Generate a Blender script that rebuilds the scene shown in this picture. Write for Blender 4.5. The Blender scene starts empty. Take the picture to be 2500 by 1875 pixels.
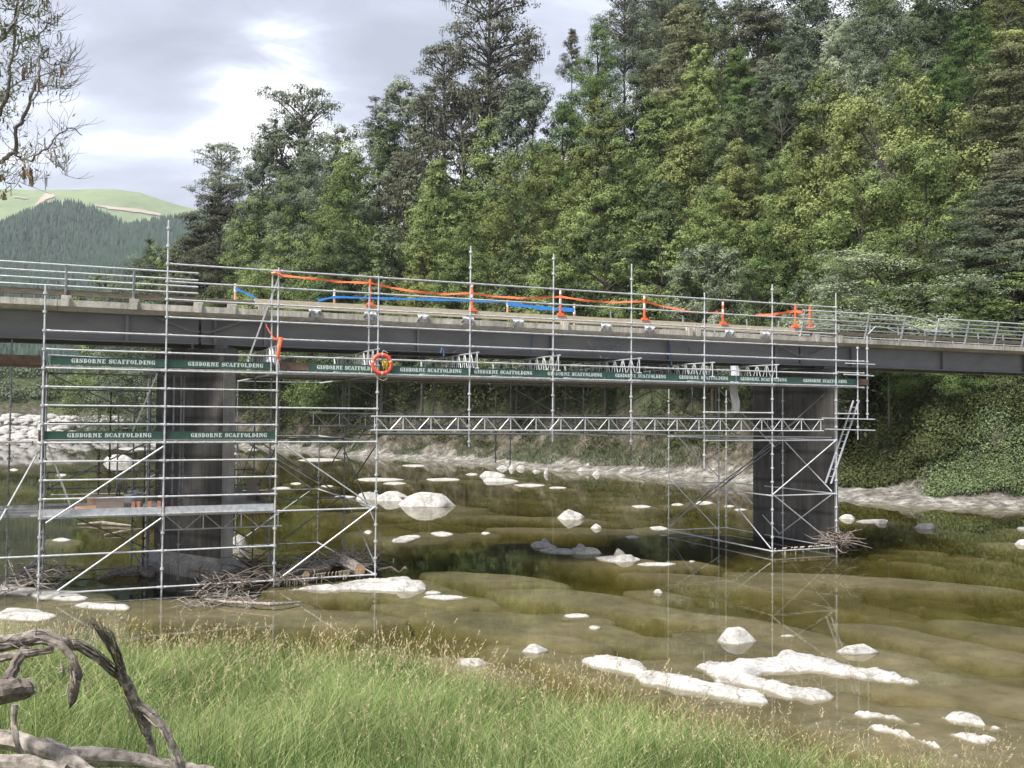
import bpy, math, random
import numpy as np
from mathutils import Vector, Matrix

SC = bpy.context.scene
COL = SC.collection
R = math.radians

# ------------------------------------------------------------------ camera
F = 2400.0; CX = 1250.0; CY = 937.5; CAMH = 5.0
PITCH = R(1.85); ROLL = R(0.46)
cam = bpy.data.objects.new("camera", bpy.data.cameras.new("camera"))
COL.objects.link(cam)
cam.data.sensor_width = 36.0; cam.data.lens = F / 2500 * 36
cam.data.clip_start = 0.1; cam.data.clip_end = 12000
CM = Matrix.Translation((0, 0, CAMH)) @ Matrix.Rotation(math.pi/2 + PITCH, 4, 'X') @ Matrix.Rotation(ROLL, 4, 'Z')
cam.matrix_world = CM
SC.camera = cam

# ------------------------------------------------------------------ light
SUN_EL = R(54); SUN_AZ = R(225)     # azimuth clockwise from +Y
SC.view_settings.view_transform = 'Standard'
SC.view_settings.look = 'None'
SC.view_settings.exposure = 0.95
SC.view_settings.gamma = 1.0
sd = bpy.data.lights.new("sun", 'SUN'); sd.energy = 5.0; sd.angle = R(18); sd.color = (1.0, 0.96, 0.9)
so = bpy.data.objects.new("sun", sd); COL.objects.link(so)
sdir = Vector((math.sin(SUN_AZ)*math.cos(SUN_EL), math.cos(SUN_AZ)*math.cos(SUN_EL), math.sin(SUN_EL)))
so.rotation_euler = sdir.to_track_quat('Z', 'Y').to_euler()

W = bpy.data.worlds.new("World"); SC.world = W; W.use_nodes = True
nt = W.node_tree; N = nt.nodes; L = nt.links
for n in list(N): N.remove(n)
def wn(t, **k):
    n = N.new(t)
    for a, b in k.items(): setattr(n, a, b)
    return n
def wmath(op, a, b=None, c=None, clamp=False):
    n = wn('ShaderNodeMath', operation=op); n.use_clamp = clamp
    for i, v in enumerate((a, b, c)):
        if v is None: continue
        if isinstance(v, (int, float)): n.inputs[i].default_value = v
        else: L.new(v, n.inputs[i])
    return n.outputs[0]
out = wn('ShaderNodeOutputWorld')
sky = wn('ShaderNodeTexSky', sky_type='NISHITA'); sky.sun_disc = False
sky.sun_elevation = SUN_EL; sky.sun_rotation = SUN_AZ
bg1 = wn('ShaderNodeBackground'); L.new(sky.outputs[0], bg1.inputs[0]); bg1.inputs[1].default_value = 0.08
tc = wn('ShaderNodeTexCoord')
sep = wn('ShaderNodeSeparateXYZ'); L.new(tc.outputs['Generated'], sep.inputs[0])
zz = wmath('ADD', wmath('MAXIMUM', sep.outputs[2], 0.0), 0.28)
cmb = wn('ShaderNodeCombineXYZ')
L.new(wmath('DIVIDE', sep.outputs[0], zz), cmb.inputs[0]); L.new(wmath('DIVIDE', sep.outputs[1], zz), cmb.inputs[1])
no1 = wn('ShaderNodeTexNoise'); no1.inputs['Scale'].default_value = 1.6; no1.inputs['Detail'].default_value = 7; no1.inputs['Roughness'].default_value = 0.48
no1.inputs['Distortion'].default_value = 0.25
mp = wn('ShaderNodeMapping'); mp.inputs['Location'].default_value = (3.1, 1.7, 0.4); mp.inputs['Scale'].default_value = (1.0, 1.6, 1)
L.new(cmb.outputs[0], mp.inputs[0]); L.new(mp.outputs[0], no1.inputs[0])
# a thin spot in the cloud where the light breaks through
def skyspot(px, py, r0, r1):
    d = (CM.to_3x3() @ Vector(((px-CX)/F, -(py-CY)/F, -1))).normalized()
    vm = wn('ShaderNodeVectorMath', operation='DISTANCE'); L.new(tc.outputs['Generated'], vm.inputs[0]); vm.inputs[1].default_value = d
    mr = wn('ShaderNodeMapRange', interpolation_type='SMOOTHSTEP'); L.new(vm.outputs['Value'], mr.inputs[0])
    mr.inputs[1].default_value = r0; mr.inputs[2].default_value = r1; mr.inputs[3].default_value = 1; mr.inputs[4].default_value = 0
    return mr.outputs[0]
s1 = skyspot(690, 250, 0.02, 0.115)
s2 = skyspot(960, 330, 0.01, 0.16)
s3 = skyspot(1330, 60, 0.0, 0.14)
dk = skyspot(250, 330, 0.0, 0.2)
val = wmath('ADD', wmath('MULTIPLY', wmath('SUBTRACT', no1.outputs['Fac'], 0.5), 3.0), 0.46)
no2 = wn('ShaderNodeTexNoise'); no2.inputs['Scale'].default_value = 5.5; no2.inputs['Detail'].default_value = 8; no2.inputs['Roughness'].default_value = 0.55; no2.inputs['Distortion'].default_value = 0.4
L.new(mp.outputs[0], no2.inputs[0])
val = wmath('ADD', val, wmath('MULTIPLY', wmath('SUBTRACT', no2.outputs['Fac'], 0.5), 1.0))
val = wmath('ADD', val, wmath('MULTIPLY', wmath('MULTIPLY', s1, wmath('MULTIPLY', no2.outputs['Fac'], 1.9)), 0.9))
val = wmath('ADD', val, wmath('MULTIPLY', s2, 0.06))
val = wmath('ADD', val, wmath('MULTIPLY', s3, 0.25))
val = wmath('SUBTRACT', val, wmath('MULTIPLY', dk, 0.08))
rp = wn('ShaderNodeValToRGB'); L.new(val, rp.inputs[0])
e = rp.color_ramp.elements
e[0].position = 0.0; e[0].color = (0.33, 0.36, 0.44, 1)
e[1].position = 0.42; e[1].color = (0.445, 0.478, 0.575, 1)
e2 = e.new(0.68); e2.color = (0.60, 0.645, 0.76, 1)
e3 = e.new(0.95); e3.color = (0.97, 0.98, 1.0, 1)
bg2 = wn('ShaderNodeBackground'); L.new(rp.outputs[0], bg2.inputs[0]); bg2.inputs[1].default_value = 0.77
mx = wn('ShaderNodeMixShader'); mx.inputs[0].default_value = 0.9
L.new(bg1.outputs[0], mx.inputs[1]); L.new(bg2.outputs[0], mx.inputs[2]); L.new(mx.outputs[0], out.inputs[0])

# ------------------------------------------------------------------ geometry of the place
# bridge frame: u along the bridge, v across it (away from the bank the photographer stands on)
TH = math.atan(0.4345); CT, ST = math.cos(TH), math.sin(TH)
OY = 31.8
def P(u, v, z): return Vector((u*CT - v*ST, OY + u*ST + v*CT, z))
M3 = CM.to_3x3()
def ray(x, y): return M3 @ Vector(((x-CX)/F, -(y-CY)/F, -1))
def onv(x, y, v):           # point on the upright plane v, as (u, z)
    d = ray(x, y); k = (v + OY*CT) / (-d.x*ST + d.y*CT)
    q = d*k
    return (q.x*CT + (q.y-OY)*ST, CAMH + q.z)
def U(x, y, v): return onv(x, y, v)[0]
def Pv(x, y, v):
    u, z = onv(x, y, v); return P(u, v, z)
def onz(x, y, z=0.0):       # point on the level plane z
    d = ray(x, y); k = (z-CAMH)/d.z; return Vector((d.x*k, d.y*k, z))
def ondist(x, y, Y):
    d = ray(x, y); k = Y/d.y; return Vector((d.x*k, Y, CAMH + d.z*k))
def topix(p):
    q = CM.inverted() @ Vector(p); return (CX + F*q.x/-q.z, CY - F*q.y/-q.z)

# ------------------------------------------------------------------ noise in numpy
def _h(ix, iy, s):
    n = (ix.astype(np.int64)*374761393 + iy.astype(np.int64)*668265263 + s*982451653) & 0xffffffff
    n = ((n ^ (n >> 13)) * 1274126177) & 0xffffffff
    return ((n ^ (n >> 16)) & 0xffff) / 65535.0
def vnoise(x, y, s=0):
    x = np.asarray(x, float); y = np.asarray(y, float)
    ix = np.floor(x); iy = np.floor(y); fx = x-ix; fy = y-iy
    fx = fx*fx*(3-2*fx); fy = fy*fy*(3-2*fy)
    a = _h(ix, iy, s); b = _h(ix+1, iy, s); c = _h(ix, iy+1, s); d = _h(ix+1, iy+1, s)
    return (a*(1-fx)+b*fx)*(1-fy) + (c*(1-fx)+d*fx)*fy
def fbm(x, y, s=0, o=4, g=0.5):
    t = 0; a = 1; m = 0
    for i in range(o):
        t = t + a*vnoise(np.asarray(x)*2**i + 17.3*i, np.asarray(y)*2**i - 9.1*i, s+i); m += a; a *= g
    return t/m
def sstep(a, b, x):
    t = np.clip((np.asarray(x, float)-a)/(b-a), 0, 1); return t*t*(3-2*t)

# ------------------------------------------------------------------ materials
MATS = {}
def newmat(name):
    m = bpy.data.materials.new(name); m.use_nodes = True
    nt = m.node_tree; b = nt.nodes['Principled BSDF']
    MATS[name] = m
    return m, nt, b
def lnk(nt, a, b): nt.links.new(a, b)
def noise(nt, scale, detail=4, rough=0.55, vec=None, stretch=None):
    t = nt.nodes.new('ShaderNodeTexNoise'); t.inputs['Scale'].default_value = scale
    t.inputs['Detail'].default_value = detail; t.inputs['Roughness'].default_value = rough
    c = nt.nodes.new('ShaderNodeTexCoord')
    if stretch:
        mp = nt.nodes.new('ShaderNodeMapping'); mp.inputs['Scale'].default_value = stretch
        lnk(nt, c.outputs['Object'], mp.inputs[0]); lnk(nt, mp.outputs[0], t.inputs[0])
    else: lnk(nt, c.outputs['Object'], t.inputs[0])
    return t.outputs['Fac']
def ramp(nt, fac, stops):
    r = nt.nodes.new('ShaderNodeValToRGB'); lnk(nt, fac, r.inputs[0]); e = r.color_ramp.elements
    while len(e) < len(stops): e.new(0.5)
    for i, (p, c) in enumerate(stops): e[i].position = p; e[i].color = (*c, 1)
    return r.outputs[0]
def mix(nt, fac, a, b, mode='MIX'):
    m = nt.nodes.new('ShaderNodeMix'); m.data_type = 'RGBA'; m.blend_type = mode
    if isinstance(fac, float): m.inputs[0].default_value = fac
    else: lnk(nt, fac, m.inputs[0])
    for i, v in ((6, a), (7, b)):
        if isinstance(v, tuple): m.inputs[i].default_value = (*v, 1)
        else: lnk(nt, v, m.inputs[i])
    return m.outputs[2]
def bump(nt, b, h, strength=0.3, dist=0.02):
    n = nt.nodes.new('ShaderNodeBump'); n.inputs['Strength'].default_value = strength; n.inputs['Distance'].default_value = dist
    lnk(nt, h, n.inputs['Height']); lnk(nt, n.outputs[0], b.inputs['Normal'])
def M(name, c1, c2=None, scale=3, rough=0.75, metal=0.0, bmp=0.3, dist=0.02, stretch=None, stops=None, detail=5):
    m, nt, b = newmat(name)
    c2 = c2 or tuple(x*0.7 for x in c1)
    f = noise(nt, scale, detail, 0.6, stretch=stretch)
    col = ramp(nt, f, stops or [(0.35, c2), (0.65, c1)])
    lnk(nt, col, b.inputs['Base Color'])
    b.inputs['Roughness'].default_value = rough; b.inputs['Metallic'].default_value = metal
    if bmp: bump(nt, b, f, bmp, dist)
    return m
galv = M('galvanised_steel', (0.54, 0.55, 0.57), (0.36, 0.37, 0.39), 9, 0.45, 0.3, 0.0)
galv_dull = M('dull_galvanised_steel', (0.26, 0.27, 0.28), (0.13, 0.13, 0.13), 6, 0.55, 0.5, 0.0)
alu = M('aluminium', (0.70, 0.71, 0.72), (0.52, 0.53, 0.55), 7, 0.35, 0.5, 0.0)
rustm = M('rusty_steel', (0.10, 0.07, 0.055), (0.045, 0.035, 0.03), 8, 0.8, 0.2, 0.0)
plankm = M('weathered_plank', (0.33, 0.31, 0.29), (0.17, 0.155, 0.14), 5, 0.85, 0, 0.3, stretch=(3, 0.6, 3))
timber = M('pale_timber', (0.52, 0.455, 0.34), (0.36, 0.305, 0.215), 4, 0.8, 0, 0.3, stretch=(1, 1, 9))
oldtimber = M('old_grey_timber', (0.17, 0.145, 0.115), (0.085, 0.07, 0.055), 4, 0.9, 0, 0.4, stretch=(1, 1, 9))
brownboard = M('brown_board', (0.16, 0.10, 0.07), (0.09, 0.055, 0.04), 6, 0.85, 0, 0.2)
plym = M('plywood', (0.42, 0.25, 0.15), (0.33, 0.185, 0.105), 3, 0.7, 0, 0.1, stretch=(1, 1, 8))
plyg = M('grey_plywood', (0.26, 0.22, 0.18), (0.20, 0.165, 0.135), 3, 0.7, 0, 0.1, stretch=(1, 1, 8))
orangetimber = M('pinkish_new_timber', (0.62, 0.30, 0.18), (0.5, 0.23, 0.14), 5, 0.7, 0, 0.1)
green = M('toe_board_green', (0.028, 0.085, 0.062), (0.018, 0.058, 0.042), 4, 0.6, 0, 0.1)
white = M('stencil_white', (0.62, 0.66, 0.64), (0.48, 0.52, 0.5), 20, 0.6, 0, 0.0)
orange = M('orange_plastic', (0.85, 0.13, 0.04), (0.72, 0.10, 0.03), 5, 0.45, 0, 0.0)
orangetape = M('orange_tape', (0.88, 0.19, 0.075), (0.78, 0.15, 0.055), 8, 0.5, 0, 0.0)
bluetape = M('blue_tape', (0.03, 0.22, 0.62), (0.02, 0.16, 0.5), 8, 0.5, 0, 0.0)
buoym = M('lifebuoy_red_orange', (0.80, 0.10, 0.045), (0.62, 0.075, 0.035), 7, 0.5, 0, 0.1)
cream = M('cream_band', (0.62, 0.52, 0.38), (0.5, 0.4, 0.3), 8, 0.6, 0, 0.0)
yellowrope = M('yellow_rope', (0.75, 0.5, 0.06), (0.6, 0.38, 0.04), 30, 0.7, 0, 0.0)
plastic = M('clear_plastic_wrap', (0.50, 0.50, 0.50), (0.30, 0.30, 0.30), 14, 0.25, 0, 0.5, 0.03)
clothm = M('white_cloth', (0.62, 0.62, 0.64), (0.45, 0.45, 0.47), 3, 0.9, 0, 0.3, stretch=(4, 4, 0.5))
bluestrap = M('blue_strap', (0.05, 0.11, 0.25), (0.04, 0.08, 0.18), 8, 0.7, 0, 0.0)
driftm = M('driftwood', (0.34, 0.30, 0.265), (0.085, 0.07, 0.058), 16, 0.9, 0, 0.6, 0.02, detail=8)
greybark = M('grey_bark', (0.27, 0.235, 0.205), (0.055, 0.045, 0.038), 26, 0.95, 0, 0.8, 0.01, detail=8)
darkdrift = M('dark_driftwood', (0.17, 0.14, 0.12), (0.05, 0.04, 0.033), 18, 0.95, 0, 0.6, 0.02, detail=8)
cutwood = M('sawn_wood', (0.55, 0.36, 0.22), (0.42, 0.27, 0.16), 10, 0.8, 0, 0.1)
barkm = M('bark', (0.065, 0.055, 0.046), (0.03, 0.025, 0.021), 3, 0.95, 0, 0.6, 0.05)
twigm = M('twig_bark', (0.15, 0.13, 0.11), (0.07, 0.06, 0.05), 12, 0.9, 0, 0.3)

def concrete(name, c1, c2, streak, lifts=False):
    m, nt, b = newmat(name)
    f1 = noise(nt, 1.0, 8, 0.68); f2 = noise(nt, 3.6, 6, 0.65, stretch=(1.8, 1.8, 0.10)); f3 = noise(nt, 26, 5, 0.7)
    col = ramp(nt, f1, [(0.36, c2), (0.62, c1)])
    st = ramp(nt, f2, [(0.38, (streak,)*3), (0.56, (1, 1, 1))])
    col = mix(nt, 0.8, col, st, 'MULTIPLY')
    sp = ramp(nt, f3, [(0.33, (0.62,)*3), (0.58, (1.12,)*3)])
    col = mix(nt, 0.85, col, sp, 'MULTIPLY')
    if lifts:
        w = nt.nodes.new('ShaderNodeTexWave'); w.bands_direction = 'Z'; w.inputs['Scale'].default_value = 0.26; w.inputs['Distortion'].default_value = 0.35; w.inputs['Detail'].default_value = 3
        c = nt.nodes.new('ShaderNodeTexCoord'); lnk(nt, c.outputs['Object'], w.inputs[0])
        col = mix(nt, 0.7, col, ramp(nt, w.outputs['Fac'], [(0.0, (0.35,)*3), (0.09, (1, 1, 1))]), 'MULTIPLY')
    lnk(nt, col, b.inputs['Base Color'])
    b.inputs['Roughness'].default_value = 0.9
    bump(nt, b, f3, 0.35, 0.02)
    return m
deckconc = concrete('deck_concrete', (0.52, 0.49, 0.43), (0.34, 0.315, 0.27), 0.6)
noseconc = concrete('footing_and_lit_end_concrete', (0.40, 0.385, 0.36), (0.26, 0.25, 0.235), 0.6)
pierconc = concrete('pier_concrete', (0.115, 0.107, 0.100), (0.062, 0.058, 0.054), 0.5, True)
girderm = M('girder_paint', (0.165, 0.163, 0.160), (0.115, 0.114, 0.112), 1.3, 0.5, 0.0, 0.05, stretch=(0.6, 0.6, 1.6))

def rockmat(name, c1, c2, c3):
    m, nt, b = newmat(name)
    f1 = noise(nt, 1.8, 8, 0.68); f2 = noise(nt, 8, 8, 0.72, stretch=(1, 1, 2.5))
    col = ramp(nt, f1, [(0.36, c2), (0.56, c1)])
    d = ramp(nt, f2, [(0.36, c3), (0.5, (1, 1, 1))])
    col = mix(nt, 0.8, col, d, 'MULTIPLY')
    vo = nt.nodes.new('ShaderNodeTexVoronoi'); vo.feature = 'DISTANCE_TO_EDGE'; vo.inputs['Scale'].default_value = 1.6
    cc = nt.nodes.new('ShaderNodeTexCoord'); nz_ = nt.nodes.new('ShaderNodeTexNoise'); nz_.inputs['Scale'].default_value = 3.0; nz_.inputs['Detail'].default_value = 5; lnk(nt, cc.outputs['Object'], nz_.inputs[0])
    mv = nt.nodes.new('ShaderNodeMix'); mv.data_type = 'VECTOR'; mv.inputs[0].default_value = 0.25; lnk(nt, cc.outputs['Object'], mv.inputs[4]); lnk(nt, nz_.outputs['Color'], mv.inputs[5]); lnk(nt, mv.outputs[1], vo.inputs['Vector'])
    col = mix(nt, 0.75, col, ramp(nt, vo.outputs['Distance'], [(0.0, (0.5, 0.46, 0.42)), (0.022, (1, 1, 1))]), 'MULTIPLY')
    geo = nt.nodes.new('ShaderNodeNewGeometry'); sp = nt.nodes.new('ShaderNodeSeparateXYZ'); lnk(nt, geo.outputs['Position'], sp.inputs[0])
    mr = nt.nodes.new('ShaderNodeMapRange'); lnk(nt, sp.outputs[2], mr.inputs[0]); mr.inputs[1].default_value = -0.02; mr.inputs[2].default_value = 0.02
    lnk(nt, mix(nt, mr.outputs[0], (0.135, 0.115, 0.066), col), b.inputs['Base Color'])   # algae below the water line
    b.inputs['Roughness'].default_value = 0.95; bump(nt, b, f2, 0.6, 0.03)
    return m
rockw = rockmat('pale_mudstone', (0.39, 0.385, 0.37), (0.22, 0.21, 0.195), (0.5, 0.46, 0.42))
rockg = rockmat('grey_rock', (0.40, 0.385, 0.355), (0.26, 0.25, 0.23), (0.5, 0.45, 0.4))

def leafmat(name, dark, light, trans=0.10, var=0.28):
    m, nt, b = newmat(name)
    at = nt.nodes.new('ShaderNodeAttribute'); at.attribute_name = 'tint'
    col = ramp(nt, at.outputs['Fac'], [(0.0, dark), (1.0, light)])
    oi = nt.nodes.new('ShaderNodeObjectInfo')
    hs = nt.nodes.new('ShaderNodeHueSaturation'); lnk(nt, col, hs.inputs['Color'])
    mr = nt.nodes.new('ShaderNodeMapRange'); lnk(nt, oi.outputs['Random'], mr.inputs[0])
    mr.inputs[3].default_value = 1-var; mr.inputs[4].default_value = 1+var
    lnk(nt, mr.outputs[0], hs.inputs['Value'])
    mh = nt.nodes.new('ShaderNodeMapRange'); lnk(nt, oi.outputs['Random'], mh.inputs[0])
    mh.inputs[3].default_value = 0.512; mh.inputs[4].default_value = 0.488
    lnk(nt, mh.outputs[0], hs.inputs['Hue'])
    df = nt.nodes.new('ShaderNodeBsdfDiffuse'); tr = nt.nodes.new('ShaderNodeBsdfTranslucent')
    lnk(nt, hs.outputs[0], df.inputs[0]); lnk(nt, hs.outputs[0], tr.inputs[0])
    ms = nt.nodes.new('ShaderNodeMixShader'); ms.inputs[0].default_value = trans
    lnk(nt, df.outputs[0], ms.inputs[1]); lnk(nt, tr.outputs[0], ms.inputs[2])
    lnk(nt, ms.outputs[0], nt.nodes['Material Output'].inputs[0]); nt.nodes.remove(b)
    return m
LM = {
 'olive': leafmat('olive_foliage', (0.036, 0.047, 0.019), (0.260, 0.337, 0.123)),
 'yellow': leafmat('yellow_green_foliage', (0.047, 0.059, 0.021), (0.293, 0.324, 0.120)),
 'green': leafmat('bright_green_foliage', (0.027, 0.045, 0.017), (0.146, 0.218, 0.076)),
 'deep': leafmat('deep_green_foliage', (0.021, 0.033, 0.016), (0.157, 0.203, 0.097)),
 'dark': leafmat('dark_foliage', (0.024, 0.027, 0.019), (0.167, 0.173, 0.112)),
 'grey': leafmat('grey_green_foliage', (0.037, 0.047, 0.033), (0.253, 0.299, 0.197)),
 'silver': leafmat('silver_foliage', (0.13, 0.155, 0.095), (0.40, 0.45, 0.31)),
 'cream': leafmat('dark_cream_tipped_foliage', (0.022, 0.026, 0.016), (0.19, 0.20, 0.105)),
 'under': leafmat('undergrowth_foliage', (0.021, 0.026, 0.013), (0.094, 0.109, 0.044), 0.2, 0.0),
 'pine':   leafmat('pine_foliage', (0.014, 0.028, 0.022), (0.038, 0.062, 0.044), 0.0, 0.0),
 'lichen': leafmat('hanging_lichen', (0.13, 0.125, 0.085), (0.30, 0.29, 0.21), 0.3, 0.0),
 'willow': leafmat('willow_leaf', (0.07, 0.085, 0.03), (0.20, 0.21, 0.10), 0.3, 0.0),
 'tan':    leafmat('tan_dead_foliage', (0.14, 0.10, 0.05), (0.30, 0.21, 0.12), 0.3, 0.0),
 'grass':  leafmat('grass_blades', (0.065, 0.11, 0.03), (0.325, 0.405, 0.165), 0.35, 0.0),
 'straw':  leafmat('straw_seed_heads', (0.32, 0.26, 0.145), (0.60, 0.53, 0.34), 0.3, 0.0),
 'rush':   leafmat('dark_rush', (0.03, 0.06, 0.02), (0.07, 0.12, 0.035), 0.1, 0.0),
}

# ------------------------------------------------------------------ object helpers
def tag(o, label=None, cat=None, group=None, kind=None):
    if label: o['label'] = label
    if cat: o['category'] = cat
    if group: o['group'] = group
    if kind: o['kind'] = kind
    return o
def thing(name, loc, label, cat, group=None):
    o = bpy.data.objects.new(name, None); o.empty_display_size = 0.2
    o.location = loc; COL.objects.link(o)
    return tag(o, label, cat, group)
class MB:
    def __init__(s): s.v = []; s.f = []
    def add(s, vs, fs):
        n = len(s.v); s.v += [tuple(v) for v in vs]; s.f += [tuple(i+n for i in f) for f in fs]; return s
    def tube(s, a, b, r, r2=None, n=7, caps=True):
        a = Vector(a); b = Vector(b); d = b-a
        if d.length < 1e-6: return s
        d.normalize(); up = Vector((0, 0, 1)) if abs(d.z) < 0.9 else Vector((1, 0, 0))
        x = d.cross(up).normalized(); y = d.cross(x); r2 = r if r2 is None else r2
        vs = []
        for p, q in ((a, r), (b, r2)):
            for i in range(n):
                t = 2*math.pi*i/n; vs.append(p + x*math.cos(t)*q + y*math.sin(t)*q)
        fs = [(i, (i+1) % n, n+(i+1) % n, n+i) for i in range(n)]
        if caps: fs += [tuple(range(n-1, -1, -1)), tuple(range(n, 2*n))]
        return s.add(vs, fs)
    def path(s, pts, radii, n=6, groove=0.0):
        gr = random.Random(n*7+len(pts)); gv = [1+gr.uniform(-1, 1)*groove for _ in range(n)]; ph = [gr.uniform(0, 6.28) for _ in range(n)]
        pts = [Vector(p) for p in pts]
        if not isinstance(radii, (list, tuple)): radii = [radii]*len(pts)
        vs = []; k = len(pts); x = None
        for i, p in enumerate(pts):
            d = (pts[min(i+1, k-1)]-pts[max(i-1, 0)]).normalized()
            if x is None:
                up = Vector((0, 0, 1)) if abs(d.z) < 0.9 else Vector((1, 0, 0)); x = d.cross(up).normalized()
            x = (x - d*x.dot(d)).normalized(); y = d.cross(x)
            for j in range(n):
                t = 2*math.pi*j/n; vs.append(p + (x*math.cos(t)+y*math.sin(t))*radii[i]*(gv[j]+groove*.6*math.sin(i*.9+ph[j])))
        fs = [(i*n+j, i*n+(j+1) % n, (i+1)*n+(j+1) % n, (i+1)*n+j) for i in range(k-1) for j in range(n)]
        fs += [tuple(range(n-1, -1, -1)), tuple(range((k-1)*n, k*n))]
        return s.add(vs, fs)
    def hexa(s, c):      # 8 corners: bottom 4 ccw, top 4
        return s.add(c, [(0, 3, 2, 1), (4, 5, 6, 7), (0, 1, 5, 4), (1, 2, 6, 5), (2, 3, 7, 6), (3, 0, 4, 7)])
    def ubox(s, u0, u1, v0, v1, z0, z1):     # box square to the bridge
        return s.hexa([P(u0, v0, z0), P(u1, v0, z0), P(u1, v1, z0), P(u0, v1, z0), P(u0, v0, z1), P(u1, v0, z1), P(u1, v1, z1), P(u0, v1, z1)])
    def beam(s, a, b, w, h, up=Vector((0, 0, 1))):
        a = Vector(a); b = Vector(b); d = (b-a).normalized(); x = d.cross(up).normalized()*w/2; y = x.cross(d).normalized()*h/2
        return s.hexa([a-x-y, a+x-y, b+x-y, b-x-y, a-x+y, a+x+y, b+x+y, b-x+y])
    def prism(s, poly, ext):
        n = len(poly); e = Vector(ext)
        vs = [Vector(p) for p in poly] + [Vector(p)+e for p in poly]
        return s.add(vs, [tuple(range(n-1, -1, -1)), tuple(range(n, 2*n))] + [(i, (i+1) % n, n+(i+1) % n, n+i) for i in range(n)])
    def build(s, name, mat, parent=None, smooth=False, label=None):
        me = bpy.data.meshes.new(name); o = parent; off = Vector((0, 0, 0))
        while o is not None: off += o.location; o = o.parent
        me.from_pydata([(v[0]-off.x, v[1]-off.y, v[2]-off.z) for v in s.v], [], s.f)
        if smooth: me.polygons.foreach_set('use_smooth', [True]*len(me.polygons))
        me.materials.append(mat); me.update()
        ob = bpy.data.objects.new(name, me); COL.objects.link(ob)
        if parent is not None: ob.parent = parent
        if label: ob['label'] = label
        return ob
def npmesh(name, V, Fq, mats, tint=None, smooth=False):
    me = bpy.data.meshes.new(name); V = np.asarray(V, np.float32); Fq = np.asarray(Fq, np.int32)
    n = Fq.shape[1]
    me.vertices.add(len(V)); me.vertices.foreach_set('co', V.ravel())
    me.loops.add(Fq.size); me.loops.foreach_set('vertex_index', Fq.ravel())
    me.polygons.add(len(Fq)); me.polygons.foreach_set('loop_start', np.arange(0, Fq.size, n, dtype=np.int32))
    me.polygons.foreach_set('loop_total', np.full(len(Fq), n, np.int32))
    if smooth: me.polygons.foreach_set('use_smooth', np.ones(len(Fq), bool))
    me.update(calc_edges=True)
    for m in (mats if isinstance(mats, (list, tuple)) else [mats]): me.materials.append(m)
    if tint is not None:
        a = me.attributes.new('tint', 'FLOAT', 'POINT'); a.data.foreach_set('value', np.asarray(tint, np.float32))
    return me
def link(name, me, parent=None, loc=None):
    o = bpy.data.objects.new(name, me); COL.objects.link(o)
    if parent is not None: o.parent = parent
    if loc is not None: o.location = loc
    return o
def grid(name, xs, ys, Z, mat, smooth=True):
    nx, ny = len(xs), len(ys); X, Y = np.meshgrid(xs, ys)
    V = np.stack([X.ravel(), Y.ravel(), Z.ravel()], 1)
    i = np.arange(nx-1); j = np.arange(ny-1); I, J = np.meshgrid(i, j); a = (J*nx+I).ravel()
    Fq = np.stack([a, a+1, a+nx+1, a+nx], 1)
    o = link(name, npmesh(name, V, Fq, mat, smooth=smooth)); return tag(o, kind='structure')
def leafquads(C, Nn, s, asp, rng, tint):
    # C centres, Nn normals, s sizes -> little bent leaf-cluster faces
    n = len(C); Nn = Nn/np.maximum(np.linalg.norm(Nn, axis=1, keepdims=True), 1e-6)
    r = rng.normal(size=(n, 3)); T = np.cross(Nn, r); T /= np.maximum(np.linalg.norm(T, axis=1, keepdims=True), 1e-6)
    B = np.cross(Nn, T); s = s[:, None]
    a = T*s*0.5; b = B*s*0.5*asp
    j = 1 + rng.uniform(-0.35, 0.35, (n, 4, 1))
    V = np.stack([C-a*j[:, 0]-b*0.35, C-b*j[:, 1], C+a*j[:, 2]+b*0.3, C+b*j[:, 3]], 1).reshape(-1, 3)
    Fq = np.arange(n*4).reshape(-1, 4)
    return V, Fq, np.repeat(tint, 4)

# ------------------------------------------------------------------ land
FT = np.array([-1.6, -0.8, -0.65, -0.52, -0.4, -0.3, -0.21, -0.168, -0.115, -0.021, 0.036, 0.16, 0.243, 0.335, 0.411, 0.52, 0.7, 1.0, 1.6])
FY = np.array([60, 112, 135, 152, 158, 152, 130, 118, 112, 100.6, 91.5, 80.4, 73.6, 60.5, 56.9, 55.5, 54, 50, 45.0])
def shoreY(t): return np.interp(t, FT, FY)
_tt = np.linspace(-1.6, 1.6, 500); _sx = _tt*shoreY(_tt); _sy = shoreY(_tt)
def sfar(X, Y):
    X = np.asarray(X, float); Y = np.asarray(Y, float); sh = X.shape; x = X.ravel(); y = Y.ravel()
    d = np.full(x.shape, 1e9)
    for i in range(0, 499):
        ax, ay, bx, by = _sx[i], _sy[i], _sx[i+1], _sy[i+1]; ex, ey = bx-ax, by-ay
        k = np.clip(((x-ax)*ex+(y-ay)*ey)/(ex*ex+ey*ey), 0, 1)
        d = np.minimum(d, (x-ax-k*ex)**2 + (y-ay-k*ey)**2)
    sg = np.where(y > shoreY(x/np.maximum(y, 1)), 1, -1)
    return (np.sqrt(d)*sg).reshape(sh)
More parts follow.
